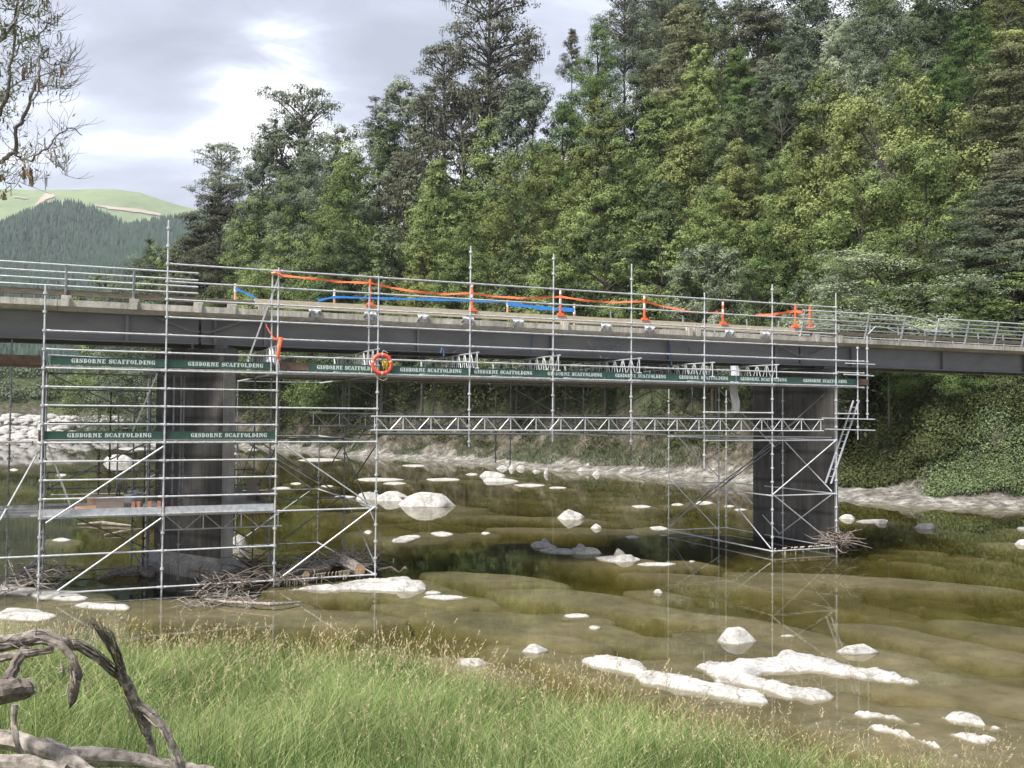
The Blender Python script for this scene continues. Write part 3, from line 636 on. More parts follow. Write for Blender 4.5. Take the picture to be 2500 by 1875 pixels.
TREES = [
 # xv, topv, wv, d, kind, foliage, label
 (478, 306, 100, 9, 'airy', 'grey', 'pale lichen-draped treetop, farthest left crown against the sky', True),
 (482, 372, 165, 6, 'layered', 'dark', 'dark brown-green spreading tree just below the pale lichen-draped treetop', True),
 (655, 182, 160, 18, 'airy', 'grey', 'tall grey-green conifer with a pointed double top on the left skyline', True),
 (610, 255, 120, 13, 'dome', 'grey', 'grey-green shoulder of foliage left of the pointed double-topped conifer', True),
 (735, 270, 130, 22, 'conifer', 'grey', 'grey-green tree on the skyline dip left of the small dark crown', False),
 (822, 212, 70, 30, 'airy', 'dark', 'small dark round crown alone on the skyline left of the giant emergent', False),
 (885, 165, 130, 30, 'dome', 'grey', 'rounded grey-green crown on the skyline touching the giant emergent', True),
 (1058, -85, 225, 34, 'airy', 'dark', 'giant dark emergent conifer whose top leaves the frame, draped with lichen', True),
 (960, 95, 150, 31, 'airy', 'dark', 'dark ragged tree forming the left flank of the giant emergent', True),
 (1120, 110, 120, 33, 'airy', 'dark', 'dark ragged tree low on the right flank of the giant emergent', True),
 (1000, 180, 220, 28, 'airy', 'dark', 'broad dark lichen-hung tree below the giant emergent', True),
 (1292, 48, 165, 24, 'conifer', 'green', 'bright green billowing tree at the right edge of the open sky', False),
 (1236, 62, 60, 33, 'cone', 'dark', 'thin dark spire just left of the bright green billowing tree', False),
 (1350, -40, 120, 42, 'airy', 'dark', 'dark crown at the top edge above the bright green billowing tree', True),
 (1430, -70, 180, 44, 'dome', 'grey', 'grey-green lichen-hung tree at the top edge, first right of the sky', True),
 (1475, 10, 210, 32, 'layered', 'cream', 'dark round tree with pale-tipped flat sprays near the top edge', False),
 (1640, -60, 200, 40, 'layered', 'dark', 'brownish dark tree at the top edge with an open shaded heart', True),
 (1560, -60, 150, 46, 'dome', 'deep', 'dark green treetop at the top edge between the pale-tipped and brownish trees', False),
 (1722, 35, 130, 30, 'cone', 'grey', 'grey-green steep cone-shaped tree under the top edge, right of the brownish tree', False),
 (1650, 130, 90, 27, 'cone', 'grey', 'small blue-grey cone tree squeezed left of the steep grey-green cone', False),
 (1790, -30, 150, 44, 'dome', 'grey', 'bluish grey treetop at the top edge, left of the flowering white crown', False),
 (1812, 50, 90, 36, 'dome', 'silver', 'small whitish flowering crown high on the hillside', False),
 (1900, 20, 170, 34, 'dome', 'grey', 'pale grey-green rounded tree beside the whitish flowering crown', False),
 (1900, -70, 190, 46, 'conifer', 'deep', 'deep green treetop at the top edge above the pale grey-green rounded tree', False),
 (2010, -40, 190, 36, 'conifer', 'deep', 'large deep green tree at the top edge, left of the tall green cone', False),
 (2098, -30, 130, 30, 'cone', 'green', 'tall bright green cone-shaped tree at the top right', False),
 (2175, -10, 130, 38, 'dome', 'yellow', 'yellow-green tree in the top right corner', False),
 (2230, -60, 150, 44, 'conifer', 'deep', 'dark treetop cut by the right edge above the yellow-green corner tree', False),
 (1480, -120, 200, 60, 'conifer', 'dark', 'shadowy treetop beyond the dark round tree with pale-tipped sprays', False),
 (1740, -110, 220, 62, 'conifer', 'deep', 'shadowy treetop beyond the steep grey-green cone', False),
 (1980, -130, 240, 60, 'dome', 'deep', 'shadowy treetop beyond the large deep green tree at the top edge', False),
 (2120, -120, 220, 56, 'dome', 'dark', 'shadowy treetop beyond the tall bright green cone at the top right', False),
 (2260, -140, 220, 50, 'conifer', 'deep', 'shadowy treetop beyond the yellow-green corner tree', False),
 (1430, -110, 160, 64, 'conifer', 'dark', 'shadowy treetop beyond the grey-green lichen-hung tree at the top edge', False),
 # middle of the slope
 (1150, 178, 160, 26, 'dome', 'grey', 'domed grey-green tree below the gap of sky right of the giant emergent', False),
 (1215, 215, 170, 21, 'conifer', 'green', 'green billowing tree left of the tall lime-topped conifer', False),
 (1060, 255, 150, 22, 'conifer', 'olive', 'olive tree with a drooping feathery top below the broad dark lichen-hung tree', False),
 (905, 300, 150, 18, 'airy', 'dark', 'dark sparse tree with grey bare twigs showing, left of centre', True),
 (840, 250, 130, 22, 'conifer', 'deep', 'dark green tree under the small dark skyline crown', False),
 (1290, 212, 150, 14, 'conifer', 'yellow', 'tall conifer with a lime-yellow tuft at its tip, centre of the slope', False),
 (1372, 160, 120, 25, 'conifer', 'deep', 'dark green tree right of the lime-topped conifer', False),
 (1425, 190, 140, 20, 'conifer', 'olive', 'olive pointed tree between the lime-topped conifer and the bright green cone', False),
 (1515, 95, 110, 25, 'conifer', 'olive', 'slim olive conifer left of the bright green cone', False),
 (1597, 98, 115, 20, 'cone', 'green', 'vivid green cone-shaped tree standing out in mid slope', False),
 (1590, 225, 130, 14, 'dome', 'deep', 'dark green tree directly below the vivid green cone', False),
 (1690, 185, 150, 22, 'dome', 'deep', 'dark green rounded tree below the steep grey-green cone', False),
 (1830, 140, 160, 26, 'dome', 'grey', 'grey-green tree in the dip above the great rounded olive tree', False),
 (1950, 95, 130, 22, 'spindly', 'olive', 'wispy olive tree with several upright shoots above the great rounded olive tree', False),
 (2075, 130, 170, 20, 'dome', 'green', 'green tree with rounded tufts left of the dark layered tree', False),
 (2180, 95, 240, 9, 'layered', 'cream', 'large dark layered tree with pale-tipped branches at the right edge', False),
 (2200, 300, 200, 4, 'layered', 'dark', 'dark shaded tree low under the large layered tree at the right edge', False),
 (2060, 260, 160, 15, 'conifer', 'deep', 'deep green tree in shadow between the great rounded and the layered tree', False),
 # big front crowns
 (1780, 155, 160, 13, 'conifer', 'yellow', 'pointed yellow-olive tree leaning on the left of the great rounded olive tree', False),
 (1925, 178, 330, 9, 'dome', 'yellow', 'great rounded olive-yellow tree, the widest crown on the right of the slope', False),
 (2000, 320, 230, 6, 'dome', 'olive', 'olive tree forming the lower right skirt of the great rounded tree', False),
 (1860, 380, 240, 5, 'dome', 'olive', 'olive tree forming the lower left skirt of the great rounded tree', False),
 (1710, 290, 170, 11, 'conifer', 'olive', 'olive tree filling the slope left of the great rounded tree', False),
 (1480, 262, 150, 12, 'conifer', 'yellow', 'yellow-tipped bushy tree below the vivid green cone, to its left', False),
 (1595, 300, 120, 10, 'conifer', 'yellow', 'narrow golden-olive tree below the vivid green cone', False),
 (1540, 400, 180, 6, 'conifer', 'olive', 'broad olive tree below the golden-olive one', False),
 (1430, 390, 150, 7, 'conifer', 'deep', 'dark olive tree left of the broad olive one, right of centre', False),
 (1345, 290, 150, 11, 'conifer', 'olive', 'olive conifer with pale bare twigs, right shoulder of the lime-topped conifer', False),
 (1145, 325, 210, 10, 'dome', 'yellow', 'domed lime-green tree in the centre of the slope', False),
 (1235, 400, 190, 6, 'conifer', 'olive', 'tall grey-olive tree right below the domed lime-green tree', False),
 (1060, 400, 170, 8, 'conifer', 'olive', 'olive tree left below the domed lime-green tree', False),
 (945, 340, 140, 13, 'conifer', 'olive', 'pointed pale olive tree above the lifebuoy', False),
 (925, 430, 150, 6, 'conifer', 'olive', 'olive tree below the pointed pale one, above the lifebuoy', False),
 (855, 360, 130, 15, 'dome', 'grey', 'grey twiggy tree left of the pointed pale olive tree', False),
 (775, 280, 190, 13, 'conifer', 'olive', 'tall dark-olive conifer with many tiers, left of centre', False),
 (690, 330, 170, 13, 'dome', 'grey', 'grey-green lower mass under the double-topped conifer', True),
 (730, 400, 220, 6, 'conifer', 'olive', 'wide olive tree with soft tiers behind the splice of the orange tape', False),
 (630, 375, 190, 9, 'conifer', 'olive', 'large yellow-olive tree behind the upper ladder', False),
 (560, 420, 170, 7, 'conifer', 'olive', 'olive tree left of the large yellow-olive one', False),
 (570, 300, 120, 12, 'conifer', 'grey', 'grey-green tree between the two lichen-draped treetops', True),
 (425, 450, 160, 4, 'layered', 'dark', 'dark tangled tree with lichen behind the tallest scaffold pole', True),
 (380, 510, 120, 3, 'dome', 'olive', 'low olive tree at the left end of the forest above the handrail', True),
 (322, 512, 60, 7, 'cone', 'deep', 'small dark pointed tree at the far left end of the forest', False),
 (300, 560, 190, 3, 'shrub', 'grey', 'low grey-olive thicket behind the left handrail', False),
 (220, 590, 140, 5, 'shrub', 'olive', 'lowest olive thicket at the far left end of the forest', False),
 # just above the bridge
 (500, 520, 170, 3, 'dome', 'dark', 'dark bushy tree just over the handrail end', True),
 (610, 500, 180, 3, 'conifer', 'olive', 'olive bushy tree just left of the upper ladder top', False),
 (735, 480, 170, 3, 'conifer', 'deep', 'dark bushy tree just over the first sag of orange tape', False),
 (830, 500, 150, 2, 'conifer', 'deep', 'shadowed tree just over the second orange post', False),
 (915, 520, 110, 2, 'conifer', 'yellow', 'small yellow-olive tree just over the bridge left of the tall middle pole', False),
 (1010, 480, 170, 3, 'conifer', 'olive', 'bushy olive tree behind the tall middle pole', False),
 (1120, 500, 150, 3, 'conifer', 'deep', 'dark olive tree between the two tall middle poles', False),
 (1200, 510, 150, 2, 'conifer', 'olive', 'bushy olive tree behind the second tall middle pole', False),
 (1310, 480, 150, 3, 'dome', 'deep', 'dark green tree just over the bridge right of centre', False),
 (1430, 500, 160, 3, 'dome', 'olive', 'olive tree behind the bridge, right of the third tall pole', False),
 (1540, 520, 150, 2, 'dome', 'grey', 'leafy grey-green tree behind the orange tape dip', False),
 (1640, 560, 140, 2, 'shrub', 'deep', 'dark leafy shrub just over the bridge left of the pale shrub', False),
 (1700, 455, 130, 7, 'dome', 'green', 'pale fresh-green tree above and left of the silvery shrub', False),
 (1805, 490, 90, 6, 'dome', 'green', 'small fresh-green tree right of the pale fresh-green one', False),
 (1920, 512, 340, 3, 'shrub', 'silver', 'wide silvery-leaved shrub above the right end of the scaffold', False),
 (1760, 590, 140, 2, 'shrub', 'grey', 'grey-green shrub left of the wide silvery one', False),
 (2165, 400, 190, 4, 'dome', 'grey', 'pale long-leaved grey tree at the right edge, mid height', False),
 (2090, 530, 150, 3, 'conifer', 'deep', 'dark long-leaved tree right of the silvery shrub', False),
 (2190, 560, 160, 2, 'dome', 'olive', 'olive shrubby tree at the right edge just over the handrail', False),
 (2040, 610, 170, 2, 'shrub', 'green', 'low fresh-green shrub behind the leaning handrail posts', False),
]
for (xv, yv, wv, d, kind, mt, label, li) in TREES:
    tree(xv, yv, wv, d, kind, mt, label, lichen=li)

# undergrowth on the hillside, bank shrubs: an uncountable mass
def undergrowth(name, label, n, tmin, tmax, smin, smax, size, per, mat, seed, fs, thr=0.40):
    rng = np.random.default_rng(seed)
    t = rng.uniform(tmin, tmax, n); sd_ = smin + (smax-smin)*rng.uniform(0, 1, n)**1.4
    Y = shoreY(t)+sd_*1.25; X = t*Y; G = far_ground(X, Y)
    dens = fbm(X/5, Y/5, seed, 3); kk = dens > thr; X, Y, G = X[kk], Y[kk], G[kk]; n = len(X)
    s = rng.uniform(*size, n)
    idx = np.repeat(np.arange(n), per); d = rng.normal(size=(n*per, 3)); d /= np.linalg.norm(d, axis=1, keepdims=True); d[:, 2] = np.abs(d[:, 2])
    r = rng.uniform(0.5, 1.1, (n*per, 1)); sc = s[idx][:, None]*np.array([1, 1, 0.75])
    C = np.stack([X, Y, G], 1)[idx] + d*sc*r
    T = np.clip(rng.uniform(0, .6, n)[idx]+rng.uniform(0, .5, n*per), 0, 1)
    V, Fq, tt = leafquads(C, d+rng.normal(size=d.shape)*0.5, rng.uniform(0.5, 1.2, n*per)*fs, 0.5, rng, T)
    o = link(name, npmesh(name, V, Fq, LM[mat], tt)); tag(o, label, 'undergrowth', kind='stuff')
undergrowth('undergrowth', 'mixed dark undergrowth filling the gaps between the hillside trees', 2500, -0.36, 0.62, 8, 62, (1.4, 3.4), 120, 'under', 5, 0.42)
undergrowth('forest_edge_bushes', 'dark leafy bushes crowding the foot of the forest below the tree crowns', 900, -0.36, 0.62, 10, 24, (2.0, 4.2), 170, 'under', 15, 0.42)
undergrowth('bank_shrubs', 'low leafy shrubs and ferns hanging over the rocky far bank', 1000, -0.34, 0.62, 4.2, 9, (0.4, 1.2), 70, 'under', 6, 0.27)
undergrowth('far_left_shrubs', 'grey-green scrub behind the white boulder beach', 500, -0.62, -0.31, 30, 60, (1.6, 3.6), 110, 'grey', 8, 0.6)
# grassy tufts low on the bank
def bankgrass(n, seed):
    rng = np.random.default_rng(seed); t = rng.uniform(-0.3, 0.6, n); Y = shoreY(t)+rng.uniform(2.2, 10, n)*1.2; X = t*Y; G = far_ground(X, Y)
    kk = fbm(X/4, Y/4, 77, 3) > 0.53; X, Y, G = X[kk], Y[kk], G[kk]; n = len(X)
    h = rng.uniform(0.2, 0.55, n); a = rng.uniform(0, math.pi, n); w = 0.02; lx = rng.normal(0, .25, n); ly = rng.normal(-.15, .2, n)
    dx = np.stack([np.cos(a)*w, np.sin(a)*w, 0*a], 1); p = np.stack([X, Y, G-.05], 1); tp = p+np.stack([lx, ly, h], 1)
    V = np.stack([p-dx, p+dx, tp+dx*.3, tp-dx*.3], 1).reshape(-1, 3)
    o = link('bank_grass', npmesh('bank_grass', V, np.arange(n*4).reshape(-1, 4), LM['deep'], np.repeat(rng.uniform(0.1, 0.9, n), 4)))
    tag(o, 'short green grass growing down the far bank above the pale rock', 'grass', kind='stuff')
bankgrass(95000, 9)
undergrowth('green_bank_shrubs', 'fresh green shrubs spilling down to the water at the right edge', 900, 0.43, 0.60, 1.4, 8, (0.4, 0.9), 90, 'green', 19, 0.15, 0.45)
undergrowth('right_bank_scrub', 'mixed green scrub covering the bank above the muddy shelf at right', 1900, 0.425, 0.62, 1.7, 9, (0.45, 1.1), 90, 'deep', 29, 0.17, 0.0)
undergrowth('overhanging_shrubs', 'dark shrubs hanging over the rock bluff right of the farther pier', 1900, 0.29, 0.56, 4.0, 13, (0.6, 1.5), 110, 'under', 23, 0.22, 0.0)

# ------------------------------------------------------------------ the bridge
ZD0, ZD1 = 7.93, 8.17           # soffit edge / top of the slab edge
VF, VB = 1.2, 5.0               # near and far edge of the deck
bridge = thing('bridge', P(2, 3.1, 0), 'long single-lane bridge of dark grey steel girders and concrete deck on two wall piers', 'bridge')
U0, U1 = -34.0, 62.0
mb = MB()
n = 14
for i in range(n):                # slab in pours, with a thin tapered edge
    a = U0+(U1-U0)*i/n; b_ = U0+(U1-U0)*(i+1)/n - 0.012
    pr = [(VF, ZD0+0.06), (VF, ZD1), (VF+0.45, ZD1), (VF+0.45, ZD1-0.03), (VB-0.45, ZD1-0.03), (VB-0.45, ZD1), (VB, ZD1), (VB, ZD0+0.06), (VB-0.5, ZD0-0.03), (VF+0.5, ZD0-0.03)]
    mb.prism([P(a, v, z) for v, z in pr], P(b_, 0, 0)-P(a, 0, 0))
mb.build('deck', deckconc, bridge)
SP0, SP1 = -9.5, 13.3           # pier positions along the bridge
def girder(v, name):
    g = MB()
    for (a, b_) in ((U0, SP0-0.04), (SP0+0.04, SP1-0.04), (SP1+0.04, U1)):
        g.ubox(a, b_, v-0.008, v+0.008, 7.12, 7.88)
        g.ubox(a, b_, v-0.16, v+0.16, 7.09, 7.118)
        g.ubox(a, b_, v-0.16, v+0.16, 7.882, 7.898)
    gi = g.build(name, girderm, bridge)
    st = [-27, -24, -21, -18.0, -14.95, -11.9]
    for u in sorted([U(x, 800, 2.0) for x in (310, 525, 647, 1019, 1345, 1632, 1890, 2076, 2298, 2497)]) + [28, 31.5, 35, 39]:
        k = MB(); k.ubox(u-0.045, u+0.045, v-0.13, v-0.009, 7.119, 7.88); k.build('stiffener', girderm, gi)
    return gi
girder(2.0, 'girder'); girder(4.2, 'girder')
for k in range(-4, 9):
    c = MB(); u = 2+5.7*k*0.5
    c.beam(P(u, 2.02, 7.3), P(u, 4.18, 7.3), 0.06, 0.16); c.build('cross_frame', girderm, bridge)
for sp in (SP0, SP1):             # cranked brackets of the joint over each pier
    k = MB()
    for s_ in (-1, 1):
        k.beam(P(sp+s_*1.25, 1.80, 7.84), P(sp+s_*0.32, 1.80, 7.47), 0.10, 0.05); k.beam(P(sp+s_*0.32, 1.79, 7.46), P(sp+s_*0.02, 1.79, 7.46), 0.10, 0.05)
        k.beam(P(sp+s_*0.32, 1.78, 7.43), P(sp+s_*0.32, 1.78, 7.13), 0.07, 0.07)
    k.build('joint_bracket', girderm, bridge)
def pier(x_near, Z_near, name, foot, label=None):
    t = ray(x_near, 1100); near = Vector((t.x/t.y*Z_near, Z_near, 0)); D = Vector((-2.75, 2.02, 0)); T = Vector((2.02, 2.75, 0)).normalized()*0.5
    dn = D.normalized()
    def ring(z, gr=0, top=0):
        a = near - dn*gr; b_ = near+D+dn*gr; t0 = -T.normalized()*gr; t1 = T+T.normalized()*gr; c = 0.04
        return [a+t0+dn*c, b_+t0-dn*c, b_+t0+T.normalized()*c, b_+t1-T.normalized()*c, b_+t1-dn*c, a+t1+dn*c, a+t1-T.normalized()*c, a+t0+T.normalized()*c]
    def solid(levels, mat, nm, par):
        vs = []; 
        for z, gr in levels: vs += [Vector((p.x, p.y, z)) for p in ring(z, gr)]
        fs = [tuple(range(7, -1, -1))]
        for l in range(len(levels)-1):
            for i in range(8): fs.append((l*8+i, l*8+(i+1) % 8, l*8+8+(i+1) % 8, l*8+8+i))
        k = (len(levels)-1)*8; fs.append(tuple(range(k, k+8)))
        return MB().add(vs, fs).build(nm, mat, par)
    p = solid([(-1.5, 0), (6.95, 0.0)], pierconc, 'pier', bridge)
    if label: p['label'] = label
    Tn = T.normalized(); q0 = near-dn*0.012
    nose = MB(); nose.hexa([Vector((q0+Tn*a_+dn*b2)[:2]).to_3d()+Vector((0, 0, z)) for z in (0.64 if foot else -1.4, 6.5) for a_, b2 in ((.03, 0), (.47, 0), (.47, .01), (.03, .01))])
    nose.build('pier_lit_end', noseconc, p, label='end face of the pier, made paler as if lit')  # thin paler skin: open-sky light and missing stain put into the colour
    solid([(6.55, 0.05), (6.9, 0.05), (7.0, 0.02)], pierconc, 'pier_cap', p)
    if foot: solid([(-1.2, 0.34), (0.30, 0.34), (0.62, 0.015)], noseconc, 'footing', p)
    for q in (0.1, 0.75):
        c = near+D*q+T*0.5; k = MB(); k.hexa([Vector((c.x+a, c.y+b_, z)) for z in (6.99, 7.085) for a, b_ in ((-.2, -.2), (.2, -.2), (.2, .2), (-.2, .2))]); k.build('bearing', girderm, p)
    return near, D
pier(541, 29.8, 'pier', True, 'near pier, standing on a wide footing among driftwood')
pier(2036, 39.3, 'pier', False, 'farther pier, rising straight from the water inside the right scaffold tower')

# kerb timbers and stubs
for (a, b_, mt_, z0, z1, lb) in ((-34, U(482, 740, 1.3), oldtimber, 8.30, 8.46, 'old dark kerb timber'), (U(505, 722, 1.3), U(622, 735, 1.3), oldtimber, 8.30, 8.44, 'old dark kerb timber'),
                          (U(622, 735, 1.3), U(1160, 760, 1.3), timber, 8.26, 8.50, None), (U(1160, 760, 1.3)+.02, U(1700, 790, 1.3), timber, 8.25, 8.49, None), (U(1700, 790, 1.3)+.02, U(1950, 805, 1.3), timber, 8.26, 8.48, None),
                          (U(1960, 805, 1.3), 62, oldtimber, 8.30, 8.44, 'old dark kerb timber')):
    k = MB(); k.ubox(a, b_, 1.30, 1.48, z0, z1); k.build('kerb_timber', mt_, bridge, label=lb)
k = MB(); k.ubox(-34, 62, 4.7, 4.86, 8.30, 8.46); k.build('kerb_timber', oldtimber, bridge)
for x in (161, 327, 484, 566, 641, 1377, 1681, 1700, 1990, 2046):
    u = U(x, 760, 1.3); k = MB(); k.ubox(u-0.13, u+0.13, 1.205, 1.46, 8.16, 8.298); k.hexa([P(u+a, v, z) for (a, v, z) in ((-.07, 1.12, 7.98), (.07, 1.12, 7.98), (.07, 1.198, 7.98), (-.07, 1.198, 7.98), (-.10, 1.12, 8.26), (.10, 1.12, 8.26), (.10, 1.198, 8.26), (-.10, 1.198, 8.26))])
    k.build('post_stub', deckconc, bridge)
u = U(20, 700, 4.8)
while u < 60:
    k = MB(); k.ubox(u-0.1, u+0.1, 4.62, 4.9, 8.16, 8.298); k.build('post_stub', deckconc, bridge); u += 1.9

def wrap(x):
    u = U(x, 775, 1.15); r = random.Random(int(x)); vs = []; fs = []
    m_ = 7
    for i in range(m_):
        for j in range(5):
            a = -0.19+0.38*i/(m_-1); z = 8.24-0.30*j/4*(0.7+0.3*math.sin(i*1.7+x))
            vs.append(P(u+a+r.uniform(-.02, .02), 1.14-0.10*math.sin(j*1.1)-r.uniform(0, .035), z))
    fs = [(i*5+j, i*5+j+1, i*5+j+6, i*5+j+5) for i in range(m_-1) for j in range(4)]
    k = MB(); k.add(vs, fs); k.hexa([P(u+a, v, z) for (a, v, z) in ((-.13, 1.11, 8.03), (.12, 1.11, 8.0), (.12, 1.19, 8.0), (-.13, 1.19, 8.03), (-.16, 1.12, 8.3), (.16, 1.12, 8.28), (.16, 1.19, 8.28), (-.16, 1.19, 8.3))])
    o = k.build('plastic_wrap', plastic)
    return o
for x, lb in zip((769, 902, 1032, 1141, 1263, 1478, 1584, 1780, 1866),
    ('plastic-wrapped post stub on the deck edge, first right of the upper ladder', 'plastic-wrapped stub on the deck edge above and left of the lifebuoy', 'plastic-wrapped stub on the deck edge, first right of the lifebuoy',
     'plastic-wrapped stub behind the scaffold pole by the third orange post', 'plastic-wrapped stub below the wide stretch of blue tape', 'plastic-wrapped stub midway between the fourth and fifth orange posts',
     'plastic-wrapped stub directly below the fifth orange post', 'plastic-wrapped stub directly below the sixth orange post', 'plastic-wrapped stub nearest the right end of the pale kerb timber')):
    tag(wrap(x), lb, 'plastic wrap', 'plastic-wrapped post stubs along the deck edge')

# guard rails
def guard(name, posts, rails, label, lean=0.0, v=1.28, pr=0.045):
    t = thing(name, P(posts[0] if posts else 0, v, 8.2), label, 'guard rail')
    for u in posts:
        k = MB(); k.tube(P(u, v, 8.0), P(u, v-lean, 9.17), pr, pr*0.75, 6); k.build('post', galv if lean > 0 else galv_dull, t)
    for (a, b_, z, r) in rails:
        k = MB(); q = v-lean*(z-8.0)/1.17
        k.path([P(a+(b_-a)*i/3, q, z+(0.012*math.sin(a*3+i) if 0 < i < 3 else 0)) for i in range(4)], r, 6); k.build('rail', galv, t)
    return t
uL = [U(161, 690, 1.28), U(327, 690, 1.28)]; dp = uL[1]-uL[0]
uE = U(484, 690, 1.28)
guard('guard_rail', [uL[0]-3*dp, uL[0]-2*dp, uL[0]-dp]+uL, [(-34, uE, z, 0.027) for z in (9.16, 8.95, 8.75, 8.56)], 'straight four-rail pipe guard rail on the left end of the bridge')
gr = guard('guard_rail', [U(x, 850, 1.2) for x in (1955, 2112, 2200, 2282, 2356, 2428, 2495, 2560, 2625)], [(U(1950, 800, 1.2), U(2212, 830, 1.2), z, 0.027) for z in (9.15, 8.98, 8.82)] + [(U(1950, 800, 1.2), 45, z, 0.027) for z in (8.66, 8.50)] + [(U(2286, 850, 1.1), 45, z, 0.027) for z in (9.15, 8.98, 8.82)],
           'damaged pipe guard rail with posts leaning outwards, at the right end of the bridge', 0.32)
uA = U(2212, 830, 1.0)
for pts in ([(uA, .97, 9.15), (uA+.9, .9, 9.08), (uA+1.45, .8, 8.93)], [(U(2265, 830, 1), .95, 9.33), (U(2286, 830, 1), .96, 9.15)],
            [(U(2112, 830, 1.2)-.1, .95, 8.35), (U(2112, 830, 1.2)+.35, 1.0, 8.68), (uA-1.0, 1.05, 8.66), (uA-.1, 1.1, 8.42)], [(uA+.2, 1.1, 8.86), (uA+1.2, 1.05, 8.6), (uA+2.4, 1.05, 8.62)]):
    k = MB(); k.path([P(*p) for p in pts], 0.022, 6); k.build('bent_rail', galv, gr)
guard('guard_rail', [U(x, 800, 4.9) for x in (1494, 1671, 1747, 1827, 1905, 1980, 2052, 2128, 2197, 2262, 2329, 2392, 2453)], [(U(1410, 780, 4.9), 55, z, 0.02) for z in (8.78, 8.62)],
      'low pipe rail along the far side of the deck, beyond the pale kerb timber', -0.12, 4.9, 0.05)

# ------------------------------------------------------------------ scaffold
US = [-13.7, -10.6, -7.51, -4.48, -1.47, 1.47, 4.44, 7.42, 10.38, 13.35]
def zk(k): return 0.15 + 0.503*k
SL = thing('scaffold', P(-10.6, 2, 0), 'left scaffold tower of galvanised tube standing in the driftwood round the near pier', 'scaffold')
SM = thing('scaffold', P(2, 2, 5), 'middle scaffold hung under the bridge between the two towers, above the river', 'scaffold')
SR = thing('scaffold', P(11.8, 2, 0), 'right scaffold tower standing in the water in front of the farther pier', 'scaffold')
def pipe(par, name, a, b_, r=0.0242, mat=None, n=7, label=None):
    k = MB(); k.tube(a, b_, r, n=n); return k.build(name, mat or galv, par, smooth=False, label=label)
def standard(par, u, v, z0, z1, mat=None, ros=True):
    k = MB(); k.tube(P(u, v, z0), P(u, v, z1), 0.0245, n=7)
    if ros:
        z = zk(0)-0.5
        while z < z1-0.05:
            if z > z0+0.03: k.tube(P(u, v, z-0.03), P(u, v, z+0.03), 0.056, n=8)
            z += 0.503
        z = zk(0)+0.25
        while z < z1:
            if z > z0+0.1: k.tube(P(u, v, z-0.06), P(u, v, z+0.06), 0.0295, n=7)
            z += 2.012
    return k.build('standard', mat or galv, par)
def ledger(par, a, b_, mat=None, name='ledger'):
    a = Vector(a); b_ = Vector(b_); d = (b_-a).normalized(); k = MB(); k.tube(a+d*0.03, b_-d*0.03, 0.0262, n=7)
    k.tube(a+d*0.035, a+d*0.13, 0.038, n=6); k.tube(b_-d*0.13, b_-d*0.035, 0.038, n=6)
    return k.build(name, mat or galv, par)
def H(par, u0, u1, v, k, mat=None): return ledger(par, P(u0, v, zk(k)), P(u1, v, zk(k)), mat)
def T_(par, u, v0, v1, k, mat=None): return ledger(par, P(u, v0, zk(k)), P(u, v1, zk(k)), mat, 'transom')
def brace(par, x0, y0, v0, x1, y1, v1, mat=None): return pipe(par, 'brace', Pv(x0, y0, v0), Pv(x1, y1, v1), 0.0225, mat)
# front standards
tops = [onv(110, 696, 0)[1], 10.44, onv(682, 653, 0)[1], onv(927, 674, 0)[1], onv(1148, 600, 0)[1], onv(1352, 620, 0)[1], onv(1541, 644, 0)[1], onv(1720, 714, 0)[1], onv(1886, 694, 0)[1], onv(2046, 716, 0)[1]]
bots = [-0.1, -0.2, 0.0, 0.0, 4.0, 4.15, 4.05, 3.2, -0.25, -0.2]
for i, u in enumerate(US):
    standard(SL if i < 4 else (SM if i < 8 else SR), u, 0, bots[i], tops[i])
standard(SL, US[2]-0.17, 0.05, 6.15, 9.15); standard(SL, US[3]-0.22, 0.25, 6.6, 8.95)
# front ledgers
for k in (14, 13, 12, 11, 10, 9, 8, 7, 6, 5, 4, 2): H(SL, US[0], US[1], 0, k)
H(SL, US[0]-2.6, US[0], 0, 2)
ledger(SL, P(US[0]+.45, 0, zk(0)), P(US[1], 0, zk(0)))
for k in (18, 17, 16, 15, 14, 13, 12, 11, 10, 9, 8, 7, 6, 5, 4, 2, 0): H(SL, US[1], US[2], 0, k)
for k in (18, 17, 16, 15, 14, 13, 12, 10, 8, 4, 0): H(SL, US[2], US[3], 0, k)
for i in range(3, 7):
    for k in (18, 17, 16, 15, 14, 13, 12): H(SM, US[i], US[i+1], 0, k)
for i in range(7, 9):
    for k in (18, 17, 16, 15, 14, 13, 12): H(SR, US[i], US[i+1], 0, k)
H(SR, US[7], US[8], 0, 10); H(SR, US[7], US[8], 0, 8); H(SR, US[8], US[9], 0, 8); H(SR, US[8], US[9], 0, 4); H(SR, US[8], US[9], 0, 0)
# hanging end bay past the right tower
uS = U(2094, 950, 0); uT = U(2122, 930, 0)
standard(SR, uS, 0, 4.2, 7.75); standard(SR, uT, 0.1, 4.95, 8.2)
for k in (14, 13.1, 12, 10): ledger(SR, P(US[9], 0, zk(k)), P(uS+(.35 if k != 10 else 0), 0, zk(k)))
for (x0, y0, x1, y1) in ((2007, 1021, 2136, 1024), (2015, 1048, 2137, 1051), (2064, 887, 2136, 890), (2060, 914, 2133, 918)): pipe(SR, 'spare_tube', Pv(x0, y0, -0.06), Pv(x1, y1, -0.06))
# spare tube ends at the left guard rail
for y in (797, 0):
    if y: pipe(SL, 'spare_tube', P(US[0]+.1, .1, zk(13)-.15), P(US[1]-.25, .3, zk(13)-.22))
